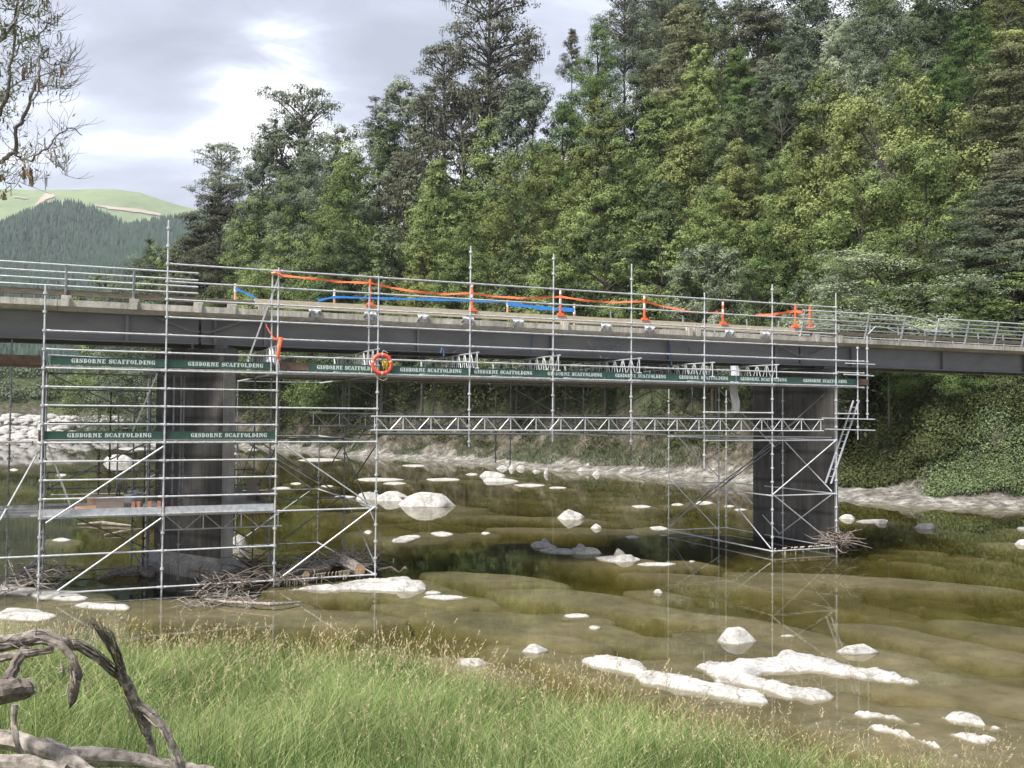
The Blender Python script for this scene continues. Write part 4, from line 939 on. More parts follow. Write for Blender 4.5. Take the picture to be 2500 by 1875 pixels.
# left tower rear frame
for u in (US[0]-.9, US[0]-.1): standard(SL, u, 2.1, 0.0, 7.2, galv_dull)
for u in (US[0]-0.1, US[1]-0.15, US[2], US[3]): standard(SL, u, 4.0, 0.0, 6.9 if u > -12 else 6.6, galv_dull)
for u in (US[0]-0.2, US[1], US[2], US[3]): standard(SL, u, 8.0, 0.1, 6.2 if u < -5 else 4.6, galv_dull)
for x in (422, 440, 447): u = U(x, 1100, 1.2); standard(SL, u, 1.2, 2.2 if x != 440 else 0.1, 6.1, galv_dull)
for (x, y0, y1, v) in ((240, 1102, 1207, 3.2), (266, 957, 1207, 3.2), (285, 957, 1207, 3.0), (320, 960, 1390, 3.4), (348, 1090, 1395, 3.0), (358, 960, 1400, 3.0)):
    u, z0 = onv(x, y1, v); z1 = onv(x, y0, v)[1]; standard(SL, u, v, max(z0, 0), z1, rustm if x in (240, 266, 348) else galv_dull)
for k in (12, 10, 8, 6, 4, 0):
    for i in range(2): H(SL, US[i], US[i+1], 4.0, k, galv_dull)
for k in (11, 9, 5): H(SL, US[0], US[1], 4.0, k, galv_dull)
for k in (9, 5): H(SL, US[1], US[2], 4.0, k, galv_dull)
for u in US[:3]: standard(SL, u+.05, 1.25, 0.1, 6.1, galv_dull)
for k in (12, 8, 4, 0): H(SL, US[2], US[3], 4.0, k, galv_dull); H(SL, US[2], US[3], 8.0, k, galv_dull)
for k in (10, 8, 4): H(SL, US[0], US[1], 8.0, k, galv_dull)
for k in (12, 8, 4, 0):
    for u in (US[2], US[3]): T_(SL, u, 0, 4.0, k)
    for u in (US[2], US[3]): T_(SL, u, 4.0, 8.0, k)
for k in (12, 8, 6, 4, 2): T_(SL, US[0], 0, 4.0, k, galv_dull); T_(SL, US[1], 0, 1.5, k, galv_dull)
# braces of the left tower (front face, then rear and side faces)
for a in ((399, 1090, -.05, 112, 1277, -.05), (394, 1265, -.05, 140, 1443, -.05), (687, 1082, -.05, 908, 1234, -.05), (915, 1237, -.05, 685, 1411, -.05)): brace(SL, *a)
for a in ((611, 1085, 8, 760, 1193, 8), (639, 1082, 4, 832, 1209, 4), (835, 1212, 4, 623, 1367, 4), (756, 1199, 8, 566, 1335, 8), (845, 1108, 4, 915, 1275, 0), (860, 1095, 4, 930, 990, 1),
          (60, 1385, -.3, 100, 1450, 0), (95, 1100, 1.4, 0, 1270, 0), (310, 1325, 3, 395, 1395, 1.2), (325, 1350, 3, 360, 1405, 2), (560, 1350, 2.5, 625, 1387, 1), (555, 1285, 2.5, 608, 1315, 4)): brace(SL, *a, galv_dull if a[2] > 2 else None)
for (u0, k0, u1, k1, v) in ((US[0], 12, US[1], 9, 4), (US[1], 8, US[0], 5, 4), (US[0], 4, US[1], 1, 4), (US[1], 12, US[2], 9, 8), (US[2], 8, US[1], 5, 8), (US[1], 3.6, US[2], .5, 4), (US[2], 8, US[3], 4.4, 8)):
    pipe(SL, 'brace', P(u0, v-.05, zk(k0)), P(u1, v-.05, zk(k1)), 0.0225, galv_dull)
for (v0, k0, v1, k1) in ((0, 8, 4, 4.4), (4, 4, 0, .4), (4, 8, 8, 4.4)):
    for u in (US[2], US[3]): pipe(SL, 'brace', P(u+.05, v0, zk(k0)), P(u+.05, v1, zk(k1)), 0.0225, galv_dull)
# right tower frame
for (u, v) in ((US[8], 3.3), (US[9], 3.1), (US[8], 6.93), (US[9], 6.93)): standard(SR, u, v, -0.1, 6.2)
for k in (0, 4, 8):
    for u in (US[8], US[9]): T_(SR, u, 0, 3.3, k); T_(SR, u, 3.3, 6.93, k)
    H(SR, US[8], US[9], 6.93, k)
for a in ((2042, 1074, -.05, 1887, 1207, -.05), (1887, 1207, -.05, 2036, 1329, -.05), (1913, 1074, 3.1, 2031, 1200, 0), (2034, 1205, 0, 1901, 1305, 3.1), (1638, 1172, 6.9, 1760, 1300, 3.3), (1746, 1183, 3.3, 1636, 1286, 6.9),
          (1764, 1194, 3.3, 1882, 1339, 0), (1786, 1172, 6.9, 1902, 1302, 3.1), (1700, 1112, 5, 1751, 1160, 3.4), (1649, 1059, 6.4, 1711, 1125, 4.6), (1755, 950, 3.4, 1890, 1090, .6)): brace(SR, *a)
for a in ((1899, 1077, 3.0, 1640, 1268, 6.5), (1905, 1080, 3.0, 1700, 1235, 5.0), (2015, 960, 1.0, 1760, 1190, 4.5)): brace(SR, *a, galv_dull)
# middle: rear rows of hangers, ledgers and crossed braces
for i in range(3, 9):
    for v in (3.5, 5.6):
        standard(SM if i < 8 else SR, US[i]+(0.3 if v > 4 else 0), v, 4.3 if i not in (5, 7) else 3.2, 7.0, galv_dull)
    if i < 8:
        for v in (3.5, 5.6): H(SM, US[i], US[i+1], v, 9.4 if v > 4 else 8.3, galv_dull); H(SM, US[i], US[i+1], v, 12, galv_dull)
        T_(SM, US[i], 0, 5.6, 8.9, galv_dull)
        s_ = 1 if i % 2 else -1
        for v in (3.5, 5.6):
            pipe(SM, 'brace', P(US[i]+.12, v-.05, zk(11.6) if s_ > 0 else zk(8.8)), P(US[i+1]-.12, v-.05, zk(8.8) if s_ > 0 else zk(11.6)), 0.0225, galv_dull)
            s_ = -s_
for (x0, y0, x1, y1) in ((915, 1056, 1360, 1060), (1350, 1058, 1484, 1063), (1484, 1056, 1640, 1062), (1640, 1062, 2030, 1068)): pipe(SM, 'spare_tube', Pv(x0, y0, 1.0), Pv(x1, y1, 1.5))
# lattice beams
def lattice(par, a, b_, h, panel, label=None, mat=None, name='lattice_beam', down=Vector((0, 0, -1))):
    a = Vector(a); b_ = Vector(b_); d = b_-a; L_ = d.length; n = max(1, round(L_/panel)); k = MB(); mat = mat or alu
    k.tube(a-d.normalized()*.12, b_+d.normalized()*.12, 0.024, n=6); k.tube(a-d.normalized()*.12+down*h, b_+d.normalized()*.12+down*h, 0.024, n=6)
    for i in range(n+1):
        p = a+d*i/n; k.tube(p, p+down*h, 0.016, n=5)
    for i in range(n):
        p = a+d*i/n; q = a+d*(i+1)/n; m_ = (p+q)/2
        k.tube(p+d.normalized()*.03, m_+down*h-d.normalized()*.03, 0.015, n=5); k.tube(m_+down*h+d.normalized()*.03, q-d.normalized()*.03, 0.015, n=5)
    return k.build(name, mat, par, label=label)
a = Pv(915, 1018, -.08); b_ = Pv(2004, 1021, -.08); b_.z = a.z = 4.95
lattice(SM, a, b_, 0.42, 0.91, 'bright aluminium lattice beam along the front')
a = Pv(765, 1008, 3.6); b_ = P(US[8], 3.6, a.z); lattice(SM, a, b_, 0.42, 0.91, 'shaded lattice beam at the back')
a = P(US[3], 2.0, 4.98); b_ = P(US[9], 2.0, 4.98); lattice(SM, a, b_, 0.42, 1.6, None, galv_dull)
for i, (x, par) in enumerate(((672, SL), (915, SM), (1157, SM), (1355, SM), (1552, SM), (1730, SM), (1886, SR))):
    u = U(x, 880, 0.05)
    lattice(par, P(u+0.05, -0.12 if i else .3, 7.0 - (0.06 if i > 4 else 0)), P(u+.05, 5.6, 7.0), 0.5, 0.55)
    if i < 6: lattice(par, P(u+1.1-.1*i, 2.6, 6.88), P(u+1.1, 6.2, 6.88), 0.45, 0.5, None, galv_dull)
# leg trusses below the lowest platform of the left tower
lattice(SL, P(US[1]+.1, 0.9, 2.05), P(US[2]+.25, 0.9, 2.05), 0.42, 0.95)
# platforms of planks
def planks_v(par, u0, u1, v0, v1, z, mat, seed):      # boards laid across, ends showing along the front ledger
    k = MB(); r = random.Random(seed); u = u0
    while u < u1-0.1:
        k.ubox(u+0.012, min(u+0.225, u1), v0+r.uniform(-.05, .0), v1, z+r.uniform(0, .006), z+0.045); u += 0.235
    return k.build('platform', mat, par)
def planks_u(par, u0, u1, v0, v1, z, mat, seed):
    k = MB(); r = random.Random(seed); v = v0
    while v < v1-0.1:
        k.ubox(u0-0.05+r.uniform(0, .05), u1+0.05-r.uniform(0, .05), v+0.01, v+0.225, z+r.uniform(0, .008), z+0.042); v += 0.235
    return k.build('platform', mat, par)
for i in range(2, 9):
    par = SL if i < 3 else (SM if i < 7 else SR)
    planks_v(par, US[i]+.02, US[i+1]-.02, -0.04, 1.15, 6.215, alu, i); planks_v(par, US[i]+.02, US[i+1]-.02, 1.2, 5.9 if i < 8 else 1.4, 6.215, plankm, i+50)
planks_v(SR, US[9]+.02, uS-.03, -0.04, 1.15, 6.215, alu, 77)
for i in range(2): planks_u(SL, US[i], US[i+1], 0.02, 1.4, 6.215, plankm, i+9); planks_u(SL, US[i], US[i+1], 0.05, 1.3, zk(8)+.03, plankm, i+19)
planks_u(SL, US[0]-.2, US[1], 0.05, 3.9, zk(4)+.03, plankm, 31); planks_u(SL, US[1], US[2], 0.05, 1.25, zk(4)+.03, plankm, 32); planks_u(SL, US[2]-1.25, US[2], 1.3, 6.0, zk(4)+.035, plankm, 33)
# steel edge channels of the lowest platform
for i in range(2):
    k = MB(); k.ubox(US[i]+.04, US[i+1]-.04, 0.0, 0.018, zk(4)+.035, zk(4)+.22); k.ubox(US[i]+.04, US[i+1]-.04, -0.04, 0.06, zk(4)+.02, zk(4)+.034); k.build('edge_channel', galv, SL)
k = MB(); k.ubox(US[2]-.02, US[2]-.002, 1.3, 5.2, zk(4)+.05, zk(4)+.24); k.build('edge_channel', galv_dull, SL)
k = MB(); k.ubox(US[2]-1.25, US[2]-.1, 6.0, 6.02, zk(4)+.05, zk(4)+.30); k.build('edge_channel', galv_dull, SL)
for x in (430, 500, 573):      # putlog ends poking out under the second platform
    pipe(SL, 'putlog', P(U(x, 1080, 0), -.12, zk(8)+.02), P(U(x, 1080, 0), .5, zk(8)+.02), 0.024)

# stencil lettering
GL = {
 'G': ["..####.#", ".##..###", "###...##", "###....#", "###.....", "###.####", "###..###", "###..###", ".##..###", "..###.##"],
 'I': ["######", ".####.", ".####.", ".####.", ".####.", ".####.", ".####.", ".####.", ".####.", "######"],
 'S': ["..####.#", ".##..###", "###...##", "####...#", ".######.", "..######", "#...####", "##...###", "###..##.", "#.####.."],
 'B': ["######..", ".###.##.", ".###.###", ".###.##.", ".###.#..", ".###.##.", ".###.###", ".###.###", ".###.##.", "######.."],
 'O': ["..##.#..", ".###.##.", "###...##", "###..###", "###..###", "###..###", "###..###", "##...###", ".##.###.", "..#.##.."],
 'R': ["######...", ".###.##..", ".###.###.", ".###.###.", ".###.##..", ".#####...", ".###.##..", ".###.###.", ".###.###.", "#####.###"],
 'N': ["####..####", ".####..##.", ".#####.##.", ".##.##.##.", ".##.#####.", ".##..####.", ".##..####.", ".##...###.", ".##....##.", "####...##."],
 'E': ["########", ".###..##", ".###...#", ".###.#..", ".####...", ".###.#..", ".###....", ".###...#", ".###..##", "########"],
 'C': ["..####.#", ".##..###", "###...##", "###....#", "###.....", "###.....", "###....#", "###...##", ".##..##.", "..####.."],
 'A': ["...##....", "...###...", "..####...", "..#.###..", ".##.###..", ".##..##..", ".#######.", ".#...###.", "##...####", "###..####"],
 'F': ["########", ".###..##", ".###...#", ".###.#..", ".####...", ".###.#..", ".###....", ".###....", ".###....", "######.."],
 'L': ["#####...", ".###....", ".###....", ".###....", ".###....", ".###....", ".###....", ".###...#", ".###..##", "########"],
 'D': ["######...", ".###.##..", ".###.###.", ".###..###", ".###..###", ".###..###", ".###..###", ".###.###.", ".###.##..", "######..."],
}
def lettering(par, u0, u1, v, z0, z1, text="GISBORNE SCAFFOLDING"):
    tot = sum((len(GL[c][0])+1.4) if c != ' ' else 6 for c in text)-1.4; sx = (u1-u0)/tot; sz = (z1-z0)/10; k = MB(); x = 0
    for c in text:
        if c == ' ': x += 6; k.build('lettering', white, par); k = MB(); continue
        g = GL[c]
        for r, row in enumerate(g):
            j = 0
            while j < len(row):
                if row[j] == '#':
                    e_ = j
                    while e_ < len(row) and row[e_] == '#': e_ += 1
                    a, b2 = u0+(x+j)*sx, u0+(x+e_)*sx; za, zb = z1-(r+1)*sz, z1-r*sz
                    k.add([P(a, v, za), P(b2, v, za), P(b2, v, zb), P(a, v, zb)], [(0, 1, 2, 3)]); j = e_
                else: j += 1
        x += len(g[0])+1.4
    k.build('lettering', white, par)
def board(x0, x1, ym, zc, label, texts, dv=0, mat=green, h=0.22, v=0.045, par=None):
    a = U(x0, ym, v); b_ = U(x1, ym, v); k = MB(); k.ubox(a, b_, v+dv, v+dv+0.035, zc-h/2, zc+h/2); k.ubox(a, a+.02, v+dv-.003, v+dv-.0005, zc-h/2+.005, zc+h/2-.005)
    o = k.build('toe_board', mat); tag(o, label, 'toe board', 'toe boards along the scaffold platforms')
    for (p, q) in texts: lettering(o, U(p, ym, v), U(q, ym, v), v+dv-.004, zc-0.055, zc+0.062)
    return o
Z12 = 6.40; Z8 = zk(8)+0.20
board(123, 403, 898, Z12, 'leftmost green toe board of the upper platform, one stencilled name', [(174, 378)])
board(408, 668, 898, Z12, 'green toe board of the upper platform in front of the near pier', [(459, 642)])
board(684, 756, 901, Z12+.02, 'short bare brown toe board between the near pier and the lifebuoy', [], 0, brownboard)
board(753, 950, 905, Z12, 'dark green toe board partly covered at its right end by the lifebuoy', [(773, 925)], -.05)
board(951, 1144, 911, Z12, 'dark green toe board starting right behind the lifebuoy', [(977, 1126)])
board(1147, 1480, 917, Z12, 'long green toe board bearing the stencilled name twice, third right of the lifebuoy', [(1158, 1299), (1337, 1469)])
board(1482, 1797, 926, Z12, 'long green toe board with the name twice, below the fifth and sixth orange posts', [(1502, 1625), (1658, 1777)])
board(1799, 2091, 934, Z12, 'long green toe board bearing the name twice, in front of the farther pier', [(1808, 1920), (1961, 2067)])
board(2096, 2121, 938, Z12, 'short bare brown toe board closing the far right end of the platform', [], 0, brownboard)
board(108, 404, 1069, Z8, 'green toe board on the left half of the left tower middle platform', [(164, 369)])
board(408, 673, 1068, Z8, 'green toe board on the middle platform, crossing the near pier', [(466, 651)])
k = MB(); v_ = 0.1; k.hexa([P(US[0]-.1, a, z) if i in (0, 3) else P(US[0]-.065, a, z) for z in (Z8-.15, Z8+.12) for i, a in enumerate((.1, .1, 1.1, 1.1))]); tag(k.build('toe_board', brownboard), 'brown end toe board at the left end of the middle platform', 'toe board', 'toe boards along the scaffold platforms')
k = MB(); k.ubox(US[0]-5, US[0]-.15, 2.0, 2.05, 6.35, 6.62); k.ubox(US[0]-5, US[0]-.15, 2.05, 3.4, 6.32, 6.36); tag(k.build('scaffold_plank', brownboard), 'wide brown boards running off the left edge at the height of the upper platform', 'planks')
k = MB(); k.ubox(US[0]-5, US[0]-.3, 1.2, 2.3, Z8-.25, Z8-.20); tag(k.build('scaffold_plank', plankm), 'grey planks running off the left edge at the height of the middle platform', 'planks')
# perforated bridging ramp off the left edge
k = MB(); k.ubox(US[0]-4.5, US[0]-.05, 0.2, 0.22, zk(4)+.02, zk(4)+.34); k.ubox(US[0]-4.5, US[0]-.05, 0.22, 0.8, zk(4)+.02, zk(4)+.05)
rampo = k.build('metal_ramp', galv_dull); tag(rampo, 'perforated grey metal walkway leaving the lowest platform towards the left edge', 'walkway')
k = MB()
for i in range(70):
    for j in range(3):
        u = US[0]-4.4+i*.062+(j % 2)*.03; z = zk(4)+.10+j*.08; k.add([P(u-.016, .197, z), P(u, .197, z-.018), P(u+.016, .197, z), P(u, .197, z+.018)], [(0, 1, 2, 3)])
k.build('perforation', galv, rampo)

# ladders
def ladder(name, a, b_, w, label, side=None, mat=None):
    a = Vector(a); b_ = Vector(b_); d = (b_-a).normalized(); s_ = (side or Vector((CT, ST, 0))).normalized()*w/2
    t = thing(name, b_, label, 'ladder')
    for q in (-1, 1): k = MB(); k.beam(a+s_*q, b_+s_*q, 0.03, 0.07, s_); k.build('rail', mat or alu, t)
    n = int((b_-a).length/0.29)
    for i in range(1, n):
        p = a+(b_-a)*i/n; k = MB(); k.tube(p-s_, p+s_, 0.015, n=6); k.build('rung', mat or alu, t)
    return t
pv = Vector((-ST, CT, 0))
ladder('ladder', Pv(684, 668, 0.3), Pv(600, 893, 0.7), 0.36, 'aluminium ladder leaning from the upper platform up to the bridge deck beside the orange strap', Vector((-.24, 1, 0)))
ladder('ladder', Pv(384, 912, 0.5), Pv(320, 1062, 0.9), 0.36, 'aluminium ladder between the upper and middle platforms, left of the near pier', Vector((-.34, 1, 0)))
ladder('ladder', Pv(118, 1090, 0.5), Pv(179, 1254, 0.8), 0.36, 'aluminium ladder from the middle platform down to the lowest one at far left', Vector((-.43, 1, 0)))
ladder('ladder', Pv(562, 945, 5.0), Pv(594, 1192, 5.2), 0.34, 'thin ladder partly hidden behind the right edge of the near pier', Vector((-.26, 1, 0)))
ladder('ladder', Pv(2090, 978, 0.9), Pv(2022, 1180, 0.5), 0.30, 'white ladder seen nearly side-on beside the farther pier', pv)

# lifebuoy with rope, hung on the front rail
c = Pv(932, 889, -0.16); lb = thing('lifebuoy', c, 'red-orange lifebuoy with cream bands and a tangle of yellow rope, tied to the scaffold rail', 'lifebuoy')
au = Vector((CT, ST, 0)); az = Vector((0, 0, 1)); an = -pv
def torus(c, R_, r, a0, a1, n=40, m_=12, grow=0):
    vs = []; full = abs(a1-a0-2*math.pi) < 1e-3; cnt_ = n if full else n+1
    for i in range(cnt_):
        t = a0+(a1-a0)*i/n; e_ = au*math.cos(t)+az*math.sin(t)
        for j in range(m_):
            q = 2*math.pi*j/m_; vs.append(c+e_*(R_+(r+grow)*math.cos(q))+an*((r+grow)*math.sin(q)*0.8))
    fs = [(i*m_+j, i*m_+(j+1) % m_, ((i+1) % cnt_)*m_+(j+1) % m_, ((i+1) % cnt_)*m_+j) for i in range(n) for j in range(m_)]
    return vs, fs
MB().add(*torus(c, 0.285, 0.062, 0, 2*math.pi)).build('ring', buoym, lb, True)
for a0 in (0.25, math.pi/2-.08, math.pi-.3, -math.pi/2-.08):
    MB().add(*torus(c, 0.285, 0.062, a0, a0+.17, 5, 12, 0.004)).build('band', cream, lb, True)
r = random.Random(3)
for i in range(3):
    pts = [c+au*r.uniform(.0, .19)+az*r.uniform(-.24, .13)+an*r.uniform(0, .06) for _ in range(9)]
    MB().path(pts, 0.009, 5).build('yellow_rope', yellowrope, lb, True)
MB().path([c+au*.0+az*.345+an*.02, c+az*.42+au*.05, c+az*.345+au*.19], 0.009, 5).build('hanging_cord', white, lb)
MB().path([c+au*-.30+az*-.12, c+au*-.33+az*-.27+an*.03, c+au*-.2+az*-.35, c+au*-.12+az*-.44, c+az*-.5+au*.05, c+au*.16+az*-.45, c+au*.2+az*-.3], 0.008, 5).build('grab_line', cream, lb)

# delineator posts and tape
def delin(x, yt, yb, v, label, mat, band, group, flat=True):
    u, zb = onv(x, yb, v); zt = onv(x, yt, v)[1]; t = thing('delineator_post', P(u, v, zb), label, 'delineator post', group)
    h = zt-zb
    if flat: k = MB(); k.ubox(u-.16, u+.16, v-.14, v+.14, zb, zb+.035); k.ubox(u-.09, u+.09, v-.09, v+.09, zb+.035, zb+.10); k.build('base', mat, t)
    k = MB(); k.tube(P(u, v, zb+(.10 if flat else -.2)), P(u, v, zt), 0.043, 0.036, 10); k.build('tube', mat, t)
    MB().tube(P(u, v, zb+h*.48), P(u, v, zb+h*.66), 0.0465, 0.045, 10).build('reflective_band', band, t); MB().tube(P(u, v, zt-.14), P(u, v, zt-.02), 0.0415, 0.039, 10).build('reflective_band', band, t)
OG = 'orange delineator posts standing on the kerb timber'; CG = 'banded delineator posts along the far side of the deck'
opm = orange; od = [(903, 681, 744, 'orange delineator post on the kerb timber, leftmost, above the lifebuoy'), (1152, 690, 757, 'orange and white delineator post behind the first tall middle scaffold pole'), (1368, 708, 769, 'orange and white delineator post just right of the second tall middle pole'),
     (1573, 720, 780, 'orange and white delineator post right of the third tall pole'), (1765, 736, 790, 'orange and white delineator post below the low point of the tape at right'), (1942, 741, 797, 'orange delineator post at the right end of the tape'), (1977, 746, 799, 'orange delineator post leaning, rightmost of all')]
for (x, a, b_, l) in od: delin(x, a, b_+3, 1.39, l, orange, white if x not in (903, 1942, 1977) else orange, OG)
for (x, a, b_, l) in ((574, 692, 730, 'short banded post with blue tape left of the upper ladder'), (816, 706, 745, 'short banded post with blue tape between the upper ladder and the lifebuoy'), (1239, 733, 763, 'short banded post at the start of the wide blue tape'), (1402, 742, 790, 'short banded post at the right end of the wide blue tape')):
    delin(x, a, b_, 4.6, l, orangetimber, white, CG, False)
def tape(name, pts, w, mat, label, v, cat='barrier tape', sub=8, sag=True, twist=0.0):
    k = MB(); P3 = []
    for i in range(len(pts)-1):
        (x0, y0), (x1, y1) = pts[i], pts[i+1]; a = Pv(x0, y0, v); b_ = Pv(x1, y1, v)
        for j in range(sub): t = j/sub; P3.append(a+(b_-a)*t)
    P3.append(Pv(*pts[-1], v)); n = len(P3); vs = []
    for i, p in enumerate(P3):
        ww = w*(1+0.3*math.sin(i*1.9)); off = pv*(twist*math.sin(i*.8))
        for s_ in (-1, 1):
            for q in (-.002, .002): vs.append(p+az*(s_*ww/2)+off*s_+pv*q)
    fs = []
    for i in range(n-1):
        b0 = i*4; b1 = b0+4
        fs += [(b0, b1, b1+2, b0+2), (b0+1, b0+3, b1+3, b1+1), (b0, b0+1, b1+1, b1), (b0+2, b1+2, b1+3, b0+3)]
    return tag(k.add(vs, fs).build(name, mat), label, cat)
tape('warning_tape', [(684, 672), (760, 680), (830, 688), (903, 691), (960, 703), (1020, 713), (1085, 718), (1152, 716), (1210, 724), (1290, 729), (1368, 724), (1430, 734), (1500, 738), (1573, 736), (1630, 750), (1690, 762), (1765, 764)], 0.062, orangetape, 'long orange warning tape looping between the orange posts along the bridge', 1.3, sub=4, twist=.015)
tape('warning_tape', [(1845, 770), (1890, 768), (1938, 759), (1960, 763)], 0.10, orangetape, 'short orange tape end tied to the post at the right end of the bridge work', 1.3, sub=4, twist=.02)
tape('warning_tape', [(775, 734), (816, 725), (960, 729), (1100, 733), (1239, 737)], 0.07, bluetape, 'narrow blue tape stretched along the far side of the deck above the lifebuoy', 4.55, sub=4)
tape('warning_tape', [(1239, 741), (1320, 752), (1402, 757)], 0.13, bluetape, 'wide blue tape stretched between the two short banded posts at right', 4.5, sub=4)
tape('warning_tape', [(574, 705), (600, 715), (628, 730)], 0.07, bluetape, 'short blue tape hanging from the post left of the upper ladder', 4.5, sub=3)
tape('orange_strap', [(649, 792), (655, 805), (668, 826), (684, 828)], 0.07, orangetape, 'loose orange strap end hanging beside the upper ladder', -.06, 'strap', 4)
k = MB(); k.path([Pv(686, 824, -.1), Pv(682, 845, -.12), Pv(677, 872, -.1)], [.05, .055, .04], 6); k.path([Pv(690, 824, -.08), Pv(684, 850, -.1), Pv(679, 885, -.08)], .02, 5); tag(k.build('orange_strap', orangetape), 'bunched orange webbing tied round the scaffold pole above the upper platform', 'strap')
k = MB(); k.path([Pv(664, 668, -.05), Pv(672, 666, -.1), Pv(681, 670, -.08), Pv(690, 674, -.05)], .045, 6); tag(k.build('orange_strap', orangetape), 'orange and cream tape knot round the top of the second tallest left pole', 'strap')
# blue lashing straps below the girder
for i, (x0, y0, x1, y1, l) in enumerate(((1168, 812, 1105, 862, 'slack pale blue strap across the girder right of the lifebuoy'), (1300, 815, 1294, 870, 'blue strap hanging on the girder left of the second tall middle pole'), (1432, 827, 1468, 873, 'pale strap slanting down right on the girder, left arm of the V'),
                          (1512, 838, 1480, 875, 'pale strap slanting down left on the girder, right arm of the V'), (1634, 834, 1640, 892, 'dark blue ratchet strap hanging on the girder right of the V of straps'), (1672, 816, 1686, 865, 'short strap on the girder above the farther lattice ends'))):
    tag(MB().path([Pv(x0, y0, 1.8), Pv((x0+x1)/2, (y0+y1)/2, 1.82), Pv(x1, y1, 1.5)], 0.022, 5).build('lashing_strap', bluestrap if i in (1, 4) else galv_dull), l, 'strap', 'lashing straps on the girder')
k = MB(); k.path([Pv(1076, 862, .8), Pv(1079, 850, .82), Pv(1084, 857, .8), Pv(1083, 870, .8)], .03, 5); tag(k.build('strap_ratchet', bluestrap), 'blue strap bundle on the lattice beam end right of the lifebuoy', 'strap')
# hanging cloth
k = MB(); vs = []
for i in range(9):
    for j in range(5):
        a = Pv(1783+(j*5)+2*math.sin(i*1.2)+(2 if i > 5 else 0), 893+i*14.5, 1.4+.06*math.sin(j*2+i*.7)); vs.append(a)
for i in range(8):
    for j in range(4): k.f.append((i*5+j, i*5+j+1, i*5+j+6, i*5+j+5))
k.v = [tuple(v) for v in vs]; tag(k.build('hanging_cloth', clothm, smooth=True), 'grey-white cloth hanging from the platform left of the farther pier', 'cloth')
# materials on the lowest platform
def sheet(x0, y0, x1, y1, v, th, mat, label, lean=0, name='plywood_sheet', cat='plywood sheet'):
    a = Pv(x0, y1, v); b_ = Pv(x1, y1, v); zt = onv((x0+x1)/2, y0, v+lean)[1]; h = zt-a.z; w = pv*th; l = pv*lean
    b_.z = a.z; k = MB(); k.hexa([a, b_, b_+w, a+w, a+az*h+l, b_+az*h+l, b_+az*h+l+w, a+az*h+l+w]); return tag(k.build(name, mat), label, cat)
sheet(182, 1236, 234, 1254, .35, .02, plym, 'low orange-brown plywood sheet leaning at the front of the lowest platform', .1)
sheet(234, 1218, 302, 1252, .5, .02, plyg, 'greyish plywood sheet with a darker stain, beside the orange-brown one on the lowest platform', .15)
sheet(213, 1208, 282, 1232, 1.0, .02, plym, 'brown plywood sheet behind the other two on the lowest platform', .2)
sheet(602, 1170, 632, 1222, 3.2, .02, plyg, 'brown board standing upright on the lowest platform right of the near pier', .1, 'board', 'board')
k = MB(); k.ubox(U(255, 1250, .1), U(418, 1248, .1), .1, .19, zk(4)+.08, zk(4)+.14)
for x in (325, 338, 365, 388): u = U(x, 1240, .25); k.ubox(u-.045, u+.045, .2, .29, zk(4)+.08, zk(4)+.36)
tag(k.build('timber_frame', orangetimber), 'pinkish timber with short upright pieces at the front edge of the lowest platform', 'timber')
def lump(name, c, sx, sy, sz, mat, seed, sub=3, flat=0.0, amp=0.25, rot=0.0, smooth=True, parent=None):
    import bmesh
    bm = bmesh.new(); bmesh.ops.create_icosphere(bm, subdivisions=sub, radius=1)
    V_ = np.array([v.co[:] for v in bm.verts]); r_ = np.random.default_rng(seed); o1, o2 = r_.uniform(0, 50, 2)
    n_ = fbm(V_[:, 0]*1.3+o1+V_[:, 2], V_[:, 1]*1.3+o2-V_[:, 2]*.7, seed, 3)-.5; n2 = fbm(V_[:, 0]*4+o2, V_[:, 1]*4+o1+V_[:, 2]*3, seed+5, 3)-.5
    k_ = 1+amp*2*n_+amp*.7*n2
    cr, sr = math.cos(rot), math.sin(rot)
    if amp >= .12 and mat in (rockw, rockg):
        V2 = V_*k_[:, None]
        for q in range(11):
            nrm = r_.normal(size=3); nrm[2] = abs(nrm[2])*.9; nrm /= np.linalg.norm(nrm); dd = r_.uniform(.62, .92); ov = V2@nrm-dd; V2 = V2-np.maximum(ov, 0)[:, None]*nrm*.9
        for v, q in zip(bm.verts, V2): v.co = q.tolist()
        k_ = np.ones(len(V2))
    for v, kk in zip(bm.verts, k_):
        q = v.co*float(kk); z = q.z
        if flat and z > flat: z = flat+(z-flat)*0.25
        x_, y_ = q.x*sx, q.y*sy; v.co = (x_*cr-y_*sr, x_*sr+y_*cr, z*sz)
    me = bpy.data.meshes.new(name); bm.to_mesh(me); bm.free()
    if smooth: me.polygons.foreach_set('use_smooth', [True]*len(me.polygons))
    me.materials.append(mat); o = bpy.data.objects.new(name, me); COL.objects.link(o); o.location = c if parent is None else Vector(c)-parent.location; o.parent = parent
    return o
tag(lump('rubble_sack', P(U(318, 1212, 1.6), 1.6, zk(4)+.2), .36, .25, .2, rockg, 5), 'grey bundled sack beside the plywood sheets on the lowest platform', 'sack')
k = MB()
for i in range(7): p = P(U(330, 1205, 1.7)+.1*math.sin(i*2), 1.55, zk(4)+.42+.02*i); k.path([p+au*.16*math.cos(t)+pv*.08*math.sin(t*1)+az*.03*math.sin(t*2+i) for t in [j*.7 for j in range(9)]], .014, 5)
tag(k.build('chain', galv), 'coiled steel chain lying on the grey sack', 'chain')
sheet(303, 1207, 320, 1228, .9, .12, white, 'small pale bucket beside the plywood sheets', 0, 'bucket', 'bucket')
